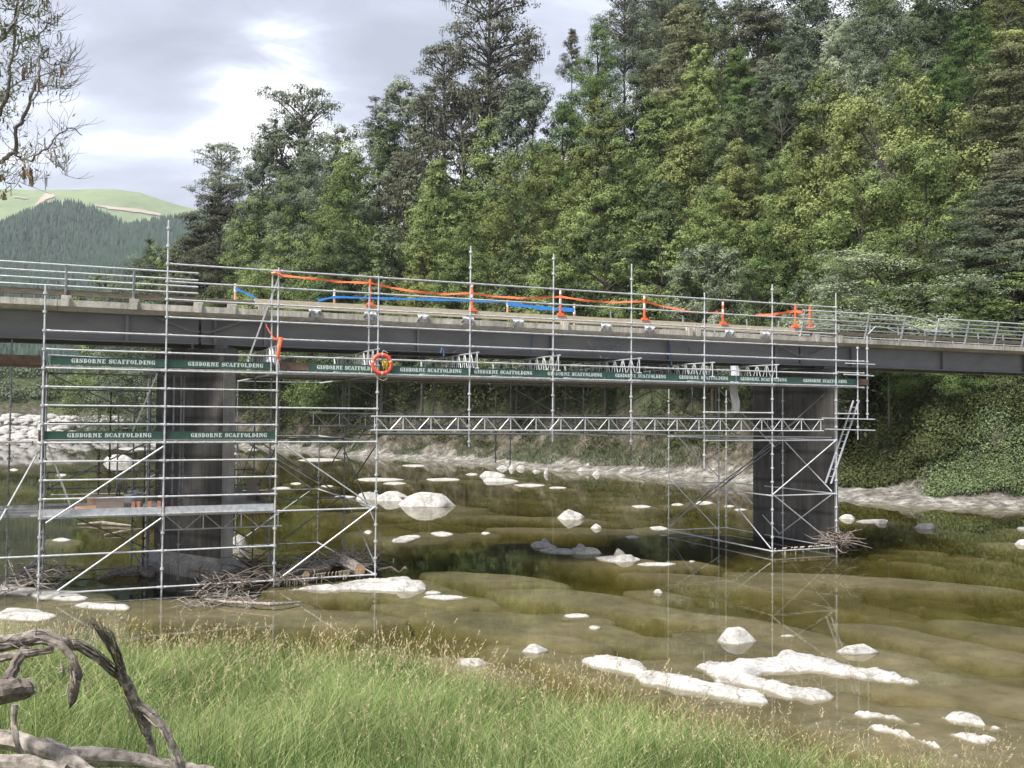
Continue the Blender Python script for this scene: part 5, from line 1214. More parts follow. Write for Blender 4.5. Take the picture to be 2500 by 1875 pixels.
for i, x in enumerate((300, 305)):
    tag(MB().path([Pv(285+i*6, 1210, 1.2), Pv(287+i*6, 1180, 1.1), Pv(295+i*6, 1172, 1.1), Pv(303+i*5, 1190, 1.2), Pv(305+i*5, 1212, 1.3)], .022, 6).build('hose', galv_dull, smooth=True), ('left', 'right')[i]+' one of two grey hoses looped up beside the small pale bucket', 'hose', 'hoses on the lowest platform')
k = MB()
for i in range(5): k.beam(P(-10.1+.3*i, .3+.12*i, zk(4)+.10), P(-8.3+.1*i, .5+.16*i, zk(4)+.11+.012*i), .09, .03)
tag(k.build('loose_boards', plankm), 'loose weathered boards lying on the lowest platform in front of the near pier', 'boards')

# ------------------------------------------------------------------ rocks in the river
def boulder(x0, x1, yt, yb, label, seed, depth=0.8, mat=None, group=None, name='river_rock', amp=0.22, flat=0.0, sink=0.35, z0=0.0, cat='rock', rot=None):
    c = onz((x0+x1)/2, yb, z0); c2 = onz((x0+x1)/2, yb-(yb-yt)*0.15, z0); wx = (x1-x0)/F*c.y/2; dy = wx*depth
    hz = (yb-yt)/F*c.y*1.0; c.y += dy*0.8; c.x *= (c.y)/(c.y-dy*.8)
    sz = hz*1.42; flat = flat and .72; SHELF.append((c.x, c.y, wx*.8, .5+wx*.6))
    o = lump(name, (c.x, c.y, z0-sz*.40), wx*1.16, dy*1.1, sz, mat or rockw, seed, 3 if x1-x0 < 60 else 4, flat, amp, 0)
    return tag(o, label, cat, group)
def slab(pts, h, label, seed, mat=None, name='rock_slab', z0=0.0, group=None, rag=0.06, cat='rock'):
    P_ = [onz(x, y, 0) for x, y in pts]; c = sum(P_, Vector())/len(P_); n = len(P_)
    for i in range(n):
        a, b_ = P_[i], P_[(i+1) % n]; m_ = max(1, int((b_-a).length/.35))
        for j in range(m_): q = a.lerp(b_, j/m_); SHELF.append((q.x, q.y, .05, .75 if h > .05 else .5))
    px_ = np.array([p.x for p in P_]); py_ = np.array([p.y for p in P_]); x0, x1, y0, y1 = px_.min()-.5, px_.max()+.5, py_.min()-.5, py_.max()+.5
    st = max(0.045, min(0.11, (x1-x0)/90)); xs = np.arange(x0, x1, st); ys = np.arange(y0, y1, st*1.2); X, Y = np.meshgrid(xs, ys)
    d = np.full(X.shape, 1e9); ins = np.zeros(X.shape, bool)
    for i in range(n):
        ax, ay, bx, by = px_[i], py_[i], px_[(i+1) % n], py_[(i+1) % n]; ex, ey = bx-ax, by-ay
        k = np.clip(((X-ax)*ex+(Y-ay)*ey)/max(ex*ex+ey*ey, 1e-9), 0, 1); d = np.minimum(d, np.hypot(X-ax-k*ex, Y-ay-k*ey))
        if ay != by: ins ^= ((Y > min(ay, by)) & (Y <= max(ay, by)) & (X < ax+(Y-ay)*ex/(by-ay)))
    big = min(1.0, h/.1); sd = np.where(ins, d, -d)+(fbm(X*1.9+seed, Y*1.5, 3, 4)-.47)*.55*big+(fbm(X*6+seed, Y*5, 5, 3)-.5)*.16*big-.05*big
    nz = fbm(X*1.1+seed*1.7, Y*1.1, 7, 4); cr = fbm(X*2.6, Y*5.5+seed, 11, 4); crack = (np.exp(-((cr-.5)/.02)**2)+np.exp(-((cr-.4)/.015)**2))*.035*big
    Z = np.where(sd > 0, .012+h*(.35+.9*nz)*(1-np.exp(-np.maximum(sd, 0)/.09))-crack+(fbm(X*9, Y*9, 13, 2)-.5)*.02*big, sd*.9+.012)
    keep = sd > -.32; ok = keep[:-1, :-1] & keep[1:, :-1] & keep[:-1, 1:] & keep[1:, 1:]; J, I = np.nonzero(ok); nx = len(xs); a_ = J*nx+I
    if len(a_) == 0: return None
    used = np.unique(np.concatenate([a_, a_+1, a_+nx+1, a_+nx])); mp_ = np.zeros(X.size, int); mp_[used] = np.arange(len(used))
    V = np.stack([X.ravel()[used]-c.x, Y.ravel()[used]-c.y, Z.ravel()[used]], 1); Fq = mp_[np.stack([a_, a_+1, a_+nx+1, a_+nx], 1)]
    return tag(link(name, npmesh(name, V, Fq, mat or rockw, smooth=True), None, (c.x, c.y, 0)), label, cat, group)
def oval(cx, cy, w, h, tilt=0.0, n=9, seed=0):
    r_ = random.Random(seed+int(cx)); return [(cx+w/2*math.cos(t)*r_.uniform(.8, 1.1), cy+h/2*math.sin(t)*r_.uniform(.8, 1.1)+tilt*math.cos(t)*w/2) for t in [2*math.pi*i/n for i in range(n)]]
boulder(884-28, 934, 1195, 1221, 'left low rounded lobe of the big white rock pair right of the left tower', 3)
boulder(905, 1012, 1186, 1224, 'middle rounded white rock behind the largest white rock in mid river', 4)
boulder(945, 1100, 1192, 1238, 'largest white rock in mid river, sloping down to a point on the right', 5, .6, amp=.3)
boulder(1352, 1431, 1236, 1269, 'white cracked rock with a smaller lobe, mid river right of the largest one', 6, .8, amp=.3)
boulder(1436, 1468, 1277, 1291, 'small white pyramid-like rock just below the cracked white rock', 7)
boulder(1592, 1622, 1433, 1448, 'small white angular rock alone on a submerged ledge left of the right tower', 8, amp=.35)
boulder(1750, 1854, 1536, 1572, 'smooth diamond-shaped white boulder in front of the right tower', 9, .8, amp=.15)
boulder(253, 327, 1107, 1130, 'white dome-shaped rock seen through the left tower', 10, .7, amp=.1)
boulder(556, 608, 1292, 1338, 'tall white rock against the right side of the near pier', 11, .8, amp=.2)
boulder(1119, 1196, 1598, 1627, 'pale rock half hidden by seed heads at the edge of the grass', 12, .7)
boulder(1270, 1340, 1577, 1595, 'low white rock at the edge of the grass, right of the half hidden pale rock', 13, .8)
boulder(2041, 2146, 1571, 1598, 'white wedge-shaped rock just above the largest white slab', 14, .7, amp=.2)
boulder(1170, 1240, 1149, 1165, 'layered white rock near the far bank above the cracked white rock', 15)
boulder(1172, 1268, 1160, 1176, 'lower pale layer in front of the layered white rock near the far bank', 16, .5)
for i, (x0, x1, y0, y1) in enumerate(((1206, 1242, 1130, 1145), (1240, 1262, 1133, 1146), (1262, 1285, 1131, 1145), (1298, 1322, 1143, 1152), (1328, 1342, 1138, 1158), (1440, 1470, 1143, 1160), (1405, 1440, 1132, 1152))):
    boulder(x0, x1, y0, y1, ('leftmost pale boulder of the row under the far bank, above the layered rock', 'second pale shore boulder of the row at the foot of the far bank', 'darkish shore boulder of the row at the foot of the far bank', 'low pale shore boulder right of the row', 'small upright pointed shore rock at the far waterline', 'pale shore boulder right of the upright pointed rock', 'rounded boulder set back in the far bank')[i], 30+i, mat=rockg if i == 2 else rockw, group='boulders at the foot of the far bank')
# flat stones crowned by round ones
for i, (d, l, s_, lb) in enumerate((((1285, 1367, 1318, 1338), (1321, 1344, 1309, 1326), None, 'leftmost'), ((1383, 1469, 1330, 1354), (1405, 1430, 1326, 1338), ((1372, 1346, 115, 14),), 'middle'), ((1482, 1561, 1344, 1372), (1500, 1526, 1334, 1352), ((1512, 1365, 110, 16),), 'rightmost'))):
    boulder(*d, lb+' of the three grey flat-topped rocks in mid river', 50+i, .85, rockg, 'three grey flat-topped rocks in mid river', flat=.35, amp=.12)
    boulder(*l, 'rounded lump capping the '+lb+' of the three grey flat-topped rocks', 60+i, .9, rockg, 'lumps capping the grey flat-topped rocks', z0=0.10)
    if s_:
        slab(oval(*s_[0], .02), .05, 'low white slab at the foot of the '+lb+' grey flat-topped rock', 70+i)
slab(oval(1598, 1377, 95, 8), .04, 'thin white slab trailing right of the three flat-topped rocks', 73)
for i, (d, lb) in enumerate((((2046, 2090, 1243, 1268), 'grey capped rock close right of the farther pier'), ((2127, 2170, 1260, 1279), 'grey capped rock on a white slab right of the farther pier'), ((2225, 2284, 1265, 1292), 'grey rock with a round cap, third right of the farther pier'),
       ((2477, 2520, 1282, 1293), 'pale rock cut by the right edge, upper of two'), ((2474, 2530, 1307, 1331), 'pale rock cut by the right edge, lower of two'))):
    boulder(*d, lb, 80+i, .8, rockg if i < 3 else rockw, 'rocks right of the farther pier', flat=.3, amp=.2)
slab(oval(2130, 1273, 85, 9), .04, 'low white slab under the second rock right of the farther pier', 86)
slab([(2130, 1203), (2160, 1196), (2220, 1199), (2262, 1205), (2330, 1218), (2262, 1217), (2180, 1213)], .12, 'long pale slab on the muddy right bank', 87)
slab(oval(2410, 1227, 110, 6, .03), .08, 'thin pale slab on the muddy right bank near the edge of the frame', 88)
FL = [(921, 1171, 120, 8), (1082, 1171, 95, 7), (962, 1180, 55, 6), (780, 1123, 110, 8), (687, 1192, 45, 6), (899, 1299, 20, 9), (723, 1181, 25, 6), (1152, 1158, 30, 6), (1290, 1185, 75, 8), (1360, 1191, 50, 4), (1565, 1237, 45, 7), (1654, 1232, 36, 5),
      (1717, 1228, 48, 9), (1779, 1236, 25, 5), (1808, 1244, 33, 5), (1545, 1312, 35, 8), (1607, 1290, 42, 10), (1621, 1307, 20, 4), (1185, 1302, 28, 6), (1055, 1447, 42, 8), (1923, 1552, 42, 7), (1450, 1532, 30, 9), (1688, 1371, 20, 4), (840, 1213, 60, 5), (800, 1187, 30, 5),
      (640, 1070, 90, 7), (150, 1160, 28, 6), (570, 1108, 30, 5), (330, 1096, 95, 7), (150, 1318, 40, 8), (34, 1147, 22, 6), (620, 1098, 30, 5), (1010, 1137, 60, 5)]
_seen = {}
def flat_label(x, y, w):
    size = 'tiny' if w < 26 else ('small' if w < 50 else 'long thin')
    if x < 400: where = 'seen through the left half of the left tower'
    elif x < 720: where = 'seen just right of the near pier'
    elif x < 916: where = 'seen through the right bay of the left tower'
    elif x < 1130: where = 'near the largest white rock'
    elif x < 1400: where = 'above the cracked white rock'
    elif x < 1640: where = 'left of the right tower'
    elif x < 1840: where = 'seen through the right tower'
    else: where = 'right of the farther pier'
    k = (size, where); _seen[k] = _seen.get(k, 0)+1
    o_ = ('', 'second ', 'third ', 'fourth ', 'fifth ')[_seen[k]-1]
    return o_+size+' flat white rock '+where
for i, (x, y, w, h) in enumerate(FL): slab(oval(x, y, w, h, seed=i), .04, flat_label(x, y, w), 100+i, group='small flat rocks barely breaking the river surface', name='river_rock', rag=.02)
slab(oval(990, 1316, 70, 17, -.12), .06, 'irregular flat white rock in mid river below the largest white rock', 140)
slab(oval(1077, 1304, 50, 11), .06, 'low oval white rock right of the irregular flat one in mid river', 141)
slab(oval(1410, 1503, 66, 8), .03, 'thin white sliver of rock in the river above the tallest seed heads', 142)
slab([(1700, 1626), (1817, 1614), (1908, 1611), (1908, 1602), (1934, 1600), (1962, 1608), (2027, 1614), (2097, 1633), (2167, 1644), (2252, 1669), (2167, 1664), (2097, 1657), (2027, 1647), (1962, 1637), (1910, 1645), (1870, 1643), (1838, 1660), (1887, 1675), (1962, 1681), (2018, 1699), (1990, 1712), (1934, 1703), (1840, 1678), (1747, 1660), (1712, 1642)], .16, 'largest white rock slab, curving round a shallow pool at the near shore', 150)
slab([(1431, 1616), (1482, 1609), (1544, 1620), (1591, 1639), (1634, 1657), (1690, 1668), (1793, 1683), (1859, 1697), (1887, 1717), (1793, 1713), (1700, 1690), (1598, 1667), (1525, 1645), (1453, 1626)], .16, 'long white rock slab along the near shore, half behind the seed heads', 151)
slab([(2083, 1742), (2144, 1737), (2195, 1751), (2220, 1765), (2144, 1756)], .10, 'white slab at the near shore below the tip of the largest slab', 152)
slab([(2303, 1751), (2354, 1746), (2410, 1757), (2466, 1781), (2429, 1786), (2354, 1765)], .12, 'bright white slab at the near shore close to the right edge', 153)
slab([(2148, 1778), (2214, 1786), (2307, 1823), (2330, 1842), (2250, 1815), (2180, 1795)], .10, 'narrow white slab deep in the seed heads at lower right', 154)
slab([(2312, 1790), (2400, 1795), (2447, 1805), (2380, 1808)], .08, 'thin white slab just below the bright white one close to the right edge', 155)
slab([(714, 1438), (785, 1434), (842, 1426), (905, 1418), (968, 1413), (1006, 1417), (1036, 1432), (1013, 1443), (943, 1444), (848, 1439), (769, 1441)], .14, 'long white tapering slab in front of the driftwood of the left tower', 156)
boulder(960, 1035, 1408, 1442, 'rounded white hump at the thick end of the long tapering slab', 157, .7, amp=.2)
slab([(1022, 1457), (1070, 1453), (1136, 1459), (1085, 1464)], .06, 'thin white lens of rock below the long tapering slab', 158)
for i, (x, y, w, h) in enumerate(((40, 1440, 110, 26), (150, 1455, 140, 22), (60, 1500, 150, 30), (250, 1480, 130, 14))): slab(oval(x, y, w, h, .05, 11, i), .07, ('pale mud-stained slab at the left edge below the left tower', 'pale slab behind the splintered branch', 'lowest pale slab at the left edge behind the splintered branch', 'thin pale slab in the bright shallow pool at left')[i], 160+i)
for (x0, y0, x1, y1, r) in ((1290, 1446, 1480, 1452, .5), (1400, 1458, 1640, 1490, .45), (1600, 1400, 1900, 1425, .5), (1150, 1500, 1480, 1530, .55), (1700, 1500, 1960, 1545, .5), (1560, 1560, 2000, 1610, .6), (2160, 1530, 2420, 1600, .4), (2390, 1520, 2560, 1560, .45), (1980, 1610, 2300, 1680, .5), (1230, 1350, 1500, 1365, .6),
                       (2250, 1640, 2560, 1720, .5), (1000, 1480, 1400, 1560, .4), (400, 1500, 900, 1500, .6), (1250, 1290, 1700, 1300, .7), (900, 1250, 1300, 1262, .8), (1850, 1400, 2400, 1430, .6), (1100, 1400, 1300, 1415, .5), (1700, 1650, 2500, 1840, .7), (300, 1480, 700, 1470, .5)):
    a = onz(x0, y0); b_ = onz(x1, y1); n = int((b_-a).length/.35)+1
    for i in range(n+1): q = a.lerp(b_, i/n); SHELF.append((q.x, q.y, r*(0.35+.65*math.sin(math.pi*(i+.5)/(n+1))), .55))
# riverbed, rising in shelves to the rocks that break the surface
X, Y = np.meshgrid(bxs, bys)
Zb = -bed_depth(X, Y)*0.62
nsh = fbm(X/1.6, Y/1.2, 91, 4)
for (x, y, r, reach) in SHELF:
    i0, i1 = np.searchsorted(bxs, [x-r-reach*2.2, x+r+reach*2.2]); j0, j1 = np.searchsorted(bys, [y-r-reach, y+r+reach])
    if i1 <= i0 or j1 <= j0: continue
    dx = (X[j0:j1, i0:i1]-x); dy = (Y[j0:j1, i0:i1]-y); a_ = dx*0.75-dy*0.66; b_ = dx*0.66+dy*0.75
    dd = np.maximum(np.hypot(a_*0.5, b_)-r, 0)/reach + (nsh[j0:j1, i0:i1]-0.5)*0.9
    sh = -0.035-0.075*np.clip(dd, 0, 1)-0.6*sstep(0.72, 0.95, dd)
    Zb[j0:j1, i0:i1] = np.maximum(Zb[j0:j1, i0:i1], sh)
Zb = np.minimum(Zb, -0.02); sn = snear(X, Y); Zb = Zb - 3*sstep(0.8, 3, sn)
grid('riverbed', bxs, bys, Zb, bedmat)

# white boulder beach far left: too many to count
rng = np.random.default_rng(77); import bmesh
bm = bmesh.new(); bmesh.ops.create_icosphere(bm, subdivisions=2, radius=1); V0 = np.array([v.co[:] for v in bm.verts]); F0 = np.array([[v.index for v in f.verts] for f in bm.faces]); bm.free()
n = 1500; t = rng.uniform(-0.62, -0.29, n); sd_ = rng.uniform(-1, 30, n); Yb = shoreY(t)+sd_; Xb = t*Yb; G = far_ground(Xb, Yb); s_ = rng.uniform(.15, .5, n)**1*np.where(rng.uniform(0, 1, n) < .12, 3.0, 1.3)
V = np.stack([Xb, Yb, G], 1)[:, None, :] + V0[None]*(s_[:, None, None]*np.stack([rng.uniform(.9, 1.8, n), rng.uniform(.8, 1.3, n), rng.uniform(.45, .8, n)], 1)[:, None, :])*(1+.18*rng.normal(size=(n, len(V0), 1))*0.6)
tag(link('boulder_beach', npmesh('boulder_beach', V.reshape(-1, 3), (F0[None]+np.arange(n)[:, None, None]*len(V0)).reshape(-1, 3), rockw)), 'beach of countless white boulders far off at the left bank', 'boulder beach', kind='stuff')

# ------------------------------------------------------------------ driftwood
def log(name, pts, radii, mat, label, cat='driftwood log', cut=False, group=None, n=10, seed=0, jit=.05):
    r_ = random.Random(seed+len(label)); P_ = [Vector(p) for p in pts]; Q = []; RR = []
    for i in range(len(P_)-1):
        for j in range(5):
            t = j/5; Q.append(P_[i].lerp(P_[i+1], t)); RR.append((radii[i]*(1-t)+radii[i+1]*t)*r_.uniform(1-jit, 1+jit))
    Q.append(P_[-1]); RR.append(radii[-1]); amp = max(radii)*.10
    Q = [q+Vector((r_.gauss(0, amp), r_.gauss(0, amp), r_.gauss(0, amp*.6)))*(0 if i in (0, len(Q)-1) else .6) for i, q in enumerate(Q)]
    o = MB().path(Q, RR, 16 if max(RR) > .05 else n, .13).build(name, mat); tag(o, label, cat, group)
    if cut:
        d = (Q[-1]-Q[-2]).normalized(); MB().tube(Q[-1]+d*.002, Q[-1]+d*.006, RR[-1]*.96, n=12).build('sawn_end', cutwood, o)
    return o
def g(x, y, z=0.05): return onz(x, y, z)
log('driftwood_log', [g(842, 1372, .3), g(878, 1392, .22)], [.19, .19], driftm, 'thick sawn log with an orange-brown cut end among the debris of the left tower', cut=True)
log('driftwood_log', [g(800, 1388, .2), g(748, 1404, .14)], [.15, .13], darkdrift, 'smaller sawn log with a dark cut end, left of the orange-ended one', cut=True)
log('driftwood_log', [g(590, 1425), g(700, 1400, .1), g(800, 1380, .15), g(850, 1350, .2)], [.09, .13, .14, .08], driftm, 'long pale trunk lying across the debris right of the near pier')
log('driftwood_log', [g(238, 1412), g(290, 1398, .12), g(345, 1392, .15), g(370, 1405, .05)], [.05, .16, .18, .12], driftm, 'smooth grey log lying at the left foot of the near pier')
log('driftwood_log', [g(55, 1420), g(62, 1395, .3), g(85, 1375, .35), g(100, 1380, .2)], [.09, .12, .10, .04], driftm, 'pale bent root standing up at the foot of the leftmost scaffold pole')
log('driftwood_log', [g(190, 1280), g(250, 1276, .1), g(320, 1283, .05)], [.03, .08, .03], driftm, 'thin pale driftwood floating beyond the left tower')
log('driftwood_log', [g(255, 1306), g(300, 1298, .1), g(350, 1290, .05)], [.03, .07, .02], driftm, 'long pale stick floating beyond the left tower, below the thin one')
log('driftwood_branch', [g(500, 1465), g(560, 1470, .1), g(660, 1476, .12), g(735, 1470, .05)], [.05, .04, .06, .02], driftm, 'pale waterlogged branch lying in the river in front of the near pier', 'branch')
log('driftwood_branch', [g(480, 1455, .0), g(492, 1440, .5), g(515, 1422, .55)], [.03, .03, .02], driftm, 'short forked pale stick at the scaffold foot, left of the waterlogged branch', 'branch')
log('driftwood_branch', [g(925, 1392, .1), g(955, 1385, .25), g(975, 1398, .1), g(990, 1386, .3)], [.04, .04, .03, .05], darkdrift, 'dark knobbly branch sticking out of the debris to the right over the water', 'branch')
log('driftwood_branch', [Vector((-1.5, 0, 0))+g(1035, 1215, .15), g(1010, 1217, .35), g(1040, 1212, .55)], [.05, .06, .03], darkdrift, 'dark stick behind the pointed end of the largest white rock', 'branch')
def debris(name, label, ctr, n, spread, seed, L_=(0.3, 1.1), r0=.018, zmax=.35, mats=(driftm,)):
    r_ = random.Random(seed); k = MB()
    for i in range(n):
        x, y = r_.choice(ctr); c = g(x+r_.gauss(0, spread), y+r_.gauss(0, spread*.28), r_.uniform(0, zmax)); a = r_.uniform(0, 6.28); d = Vector((math.cos(a), math.sin(a), r_.gauss(0, .3)))*r_.uniform(*L_)
        m_ = c+d*.5+Vector((r_.gauss(0, .08), r_.gauss(0, .08), r_.gauss(.03, .08))); k.path([c, m_, c+d], [r_.uniform(.4, 1)*r0, r_.uniform(.5, 1.3)*r0, r0*.3], 4)
    return tag(k.build(name, mats[0]), label, 'driftwood debris', kind='stuff')
debris('driftwood_debris', 'tangled sticks and flood debris caught round the foot of the near pier', [(560, 1408), (600, 1400), (640, 1405), (540, 1420), (610, 1380), (680, 1412)], 210, 24, 1, mats=(darkdrift,))
debris('driftwood_debris', 'flood-borne sticks piled inside the foot of the left tower', [(720, 1385), (760, 1375), (800, 1368), (860, 1362), (900, 1372), (880, 1350)], 170, 24, 2)
debris('driftwood_debris', 'matted twigs lying in the shallows below the near pier', [(520, 1450), (560, 1462), (600, 1470), (480, 1475)], 130, 20, 3, (.2, .7), .010, .12)
debris('driftwood_debris', 'driftwood tangle at the foot of the leftmost scaffold pole', [(60, 1405), (100, 1400), (140, 1395), (30, 1430)], 100, 24, 4, zmax=.5)
debris('driftwood_debris', 'nest of sticks caught on the right foot of the farther pier', [(2040, 1305), (2055, 1315), (2030, 1320), (2062, 1322)], 120, 8, 5, (.3, .9), .03, .9, (darkdrift,))
# straw rags hanging from the lowest ledgers
ragm = M('dried_flood_straw', (0.42, 0.37, 0.27), (0.22, 0.19, 0.13), 20, 0.9, 0, 0)
def rags(name, x0, x1, y, v, n, seed, label):
    r_ = random.Random(seed); k = MB()
    for i in range(n):
        x = r_.uniform(x0, x1); p = Pv(x, y(x), v); l = r_.uniform(.05, .28); w = r_.uniform(.01, .03); q = au*w
        k.add([p-q, p+q, p+q*.4-az*l+pv*r_.gauss(0, .03), p-q*.4-az*l], [(0, 1, 2, 3)]); k.add([p+pv*.03, p+q*2+pv*.03+az*.03, p+q*2+az*.04-pv*.03, p-pv*.04], [(0, 1, 2, 3)])
    return tag(k.build(name, ragm), label, 'flood straw', kind='stuff')
rags('flood_straw', 672, 880, lambda x: 1414-(x-669)*.11, 0, 60, 1, 'dried flood straw hanging from the bottom tube of the left tower')
rags('flood_straw', 1888, 2030, lambda x: 1341-(x-1882)*.065, 0, 26, 2, 'dried flood straw hanging from the bottom tube of the right tower')

# foreground dead branch, split and splintered
def dpt(x, y, Y): return ondist(x, y, Y)
fb = thing('fallen_branch', dpt(420, 1875, 6.3), 'splintered dead grey branch arching over the grass in the lower left corner', 'dead branch')
def limb(nm, pts, rad, mat=greybark, parent=fb, seed=0, n=10):
    r_ = random.Random(seed+7); P_ = [dpt(*p) for p in pts]; Q = []; RR = []
    for i in range(len(P_)-1):
        for j in range(4):
            t = j/4; Q.append(P_[i].lerp(P_[i+1], t)); RR.append((rad[i]*(1-t)+rad[i+1]*t)*r_.uniform(.95, 1.06)*.92)
    Q.append(P_[-1]); RR.append(rad[-1]); Q = [q+Vector((r_.gauss(0, .003), r_.gauss(0, .004), r_.gauss(0, .003))) for q in Q]
    return MB().path(Q, RR, 18 if RR[0] > .018 else n, .13).build(nm, mat, parent)
limb('main_limb', [(-160, 1610, 5.6), (0, 1572, 5.7), (100, 1556, 5.8), (150, 1568, 5.85), (178, 1576, 5.9)], [.054, .050, .046, .038, .026])
limb('side_limb', [(-120, 1625, 5.5), (0, 1606, 5.6), (70, 1594, 5.65), (128, 1586, 5.75)], [.026, .026, .024, .02])
limb('hooked_stub', [(105, 1557, 5.7), (150, 1575, 5.6), (178, 1605, 5.55), (188, 1650, 5.55), (180, 1700, 5.55), (168, 1730, 5.6)], [.02, .022, .022, .028, .024, .006], darkdrift)
limb('leg', [(292, 1636, 6.15), (318, 1688, 6.2), (336, 1728, 6.25), (358, 1772, 6.3), (372, 1825, 6.3), (384, 1900, 6.3)], [.026, .036, .038, .027, .023, .021])
limb('leg', [(330, 1715, 6.25), (372, 1745, 6.2), (405, 1782, 6.2), (425, 1825, 6.2), (455, 1900, 6.2)], [.028, .028, .025, .022, .020])
r_ = random.Random(14)
for i in range(46):
    path_ = r_.choice([[(0, 1572, 5.7), (100, 1556, 5.8), (170, 1574, 5.88)], [(300, 1650, 6.16), (336, 1728, 6.25), (366, 1800, 6.3)], [(340, 1722, 6.24), (405, 1782, 6.2), (440, 1860, 6.2)], [(178, 1605, 5.55), (188, 1650, 5.55), (178, 1705, 5.55)], [(-40, 1565, 5.65), (60, 1560, 5.75), (140, 1565, 5.83)]])
    f0 = r_.uniform(0, .7); P_ = [dpt(*p) for p in path_]; q = lambda f: (P_[0].lerp(P_[1], f*2) if f < .5 else P_[1].lerp(P_[2], f*2-1)); o_ = Vector((r_.gauss(0, .022), -.035+r_.gauss(0, .008), r_.gauss(0, .022)))
    e_ = q(min(1, f0+.3))+o_*1.3+Vector((r_.gauss(0, .02), 0, r_.gauss(.01, .03))); MB().path([q(f0)+o_, q(min(1, f0+.12))+o_, q(min(1, f0+.22))+o_*1.05, e_], [.003, .006, .005, .0015], 5).build('bark_strip', driftm if i % 2 else darkdrift, fb)
r_ = random.Random(8)
for i in range(54):              # long torn fibres bending from the limb into the legs
    k = MB(); f_ = r_.random()
    if i < 24: p = [(140+10*f_, 1562+22*f_+r_.uniform(-3, 3)), (190+r_.uniform(-4, 4), 1562+26*f_+r_.uniform(-3, 3)), (240+r_.uniform(-3, 3), 1590+30*f_), (274+8*(1-f_), 1625+24*f_), (300+r_.uniform(-8, 5), 1662+r_.uniform(-6, 14))]
    else: p = [(212+50*f_+r_.uniform(-7, 7), 1508+22*f_+r_.uniform(-8, 18)), (240+36*f_, 1550+r_.uniform(-3, 3)), (268+26*f_, 1595), (288+16*f_, 1632), (302+8*f_+r_.uniform(-4, 4), 1668)]
    P_ = [dpt(x, y, 5.92+.07*j+r_.uniform(-.05, .05)) for j, (x, y) in enumerate(p)]
    Q = []
    for j in range(len(P_)-1):
        for t in (0, .5): Q.append(P_[j].lerp(P_[j+1], t)+Vector((r_.gauss(0, .003), 0, r_.gauss(0, .003))))
    Q.append(P_[-1]); rr_ = r_.uniform(.0028, .0055); k.path(Q, [rr_*(.35+.65*min(1, j/3)) for j in range(len(Q))], 5).build('splinter', greybark if i % 3 else darkdrift, fb)
stub = log('tree_stump', [dpt(-120, 1700, 5.2), dpt(0, 1690, 5.3), dpt(50, 1684, 5.4), dpt(66, 1682, 5.45)], [.075, .07, .066, .045], darkdrift, 'frayed dark broken log end jutting in at the left edge under the splintered branch', 'broken log', n=14)
k = MB()
for i in range(60): a = r_.uniform(0, 6.28); q = r_.uniform(0, .06); p = dpt(58, 1683, 5.42); p = p+Vector((0, math.cos(a)*q, math.sin(a)*q)); k.path([p, p+Vector((r_.uniform(.01, .06), r_.gauss(0, .02), r_.gauss(.01, .02)))], [.004, .001], 4)
k.build('frayed_fibre', driftm, stub)
limb('prop', [(20, 1660, 5.5), (45, 1610, 5.6), (62, 1585, 5.7)], [.035, .03, .025], darkdrift)
log('driftwood_branch', [dpt(36, 1720, 5.5), dpt(33, 1770, 5.5), dpt(42, 1815, 5.45), dpt(62, 1870, 5.4)], [.016, .016, .014, .012], driftm, 'thin pale curved stick standing in the grass at the left edge', 'branch')
log('driftwood_log', [dpt(-60, 1795, 5.6), dpt(60, 1815, 5.6), dpt(150, 1850, 5.55), dpt(230, 1890, 5.5)], [.05, .06, .055, .03], driftm, 'bleached flat log in the grass below the splintered branch, nearest the left edge')
log('driftwood_log', [dpt(105, 1812, 6.0), dpt(160, 1845, 6.0), dpt(300, 1850, 6.1), dpt(430, 1872, 6.2), dpt(520, 1880, 6.3)], [.03, .06, .045, .035, .02], driftm, 'long bleached log in the grass, running behind the two legs of the splintered branch')
log('driftwood_log', [dpt(-80, 1862, 4.9), dpt(60, 1868, 4.9), dpt(160, 1885, 4.9)], [.04, .045, .035], driftm, 'palest log lying across the very bottom left corner')

# ------------------------------------------------------------------ willow-like tree hanging in at the top left
nt_ = thing('bare_tree', (-6.6, 9.6, 2.2), 'half-bare lichen-hung tree whose thin branches hang in at the top left corner', 'tree')
tk = [Vector((-6.6, 9.6, 2.0)), Vector((-6.5, 9.5, 4.5)), Vector((-6.2, 9.3, 6.5)), Vector((-6.0, 9.2, 9.0)), Vector((-5.6, 9.1, 11.5))]
MB().path(tk, [.24, .20, .16, .11, .05], 10).build('trunk', barkm, nt_, smooth=True)
limbs = [([(-180, 470), (0, 392), (33, 372), (43, 311), (69, 253), (94, 188), (101, 145), (119, 119)], .020),
         ([(33, 372), (54, 390), (80, 391), (116, 361), (145, 325), (174, 311), (200, 330)], .012),
         ([(-150, 420), (0, 278), (22, 217), (29, 145), (40, 36), (48, -40)], .018),
         ([(-100, 150), (0, 100), (35, 60), (70, -20)], .014), ([(69, 253), (110, 210), (150, 213), (190, 196)], .006), ([(94, 188), (130, 170), (146, 190), (147, 250)], .006),
         ([(29, 145), (60, 100), (110, 70), (125, 30)], .007), ([(101, 145), (140, 160), (170, 150), (184, 115)], .005), ([(54, 390), (70, 430), (78, 455)], .004), ([(116, 361), (125, 390), (150, 410), (165, 430)], .004), ([(0, 392), (12, 430), (14, 470)], .004),
         ([(-60, 30), (20, 20), (80, 40), (130, 60)], .006), ([(22, 217), (60, 190), (90, 120)], .006), ([(22, 217), (0, 240), (-20, 300)], .005)]
lb_ = MB(); tw = MB(); r_ = random.Random(21); tips = []
def tp(x, y, Y): return ondist(x, y, Y)
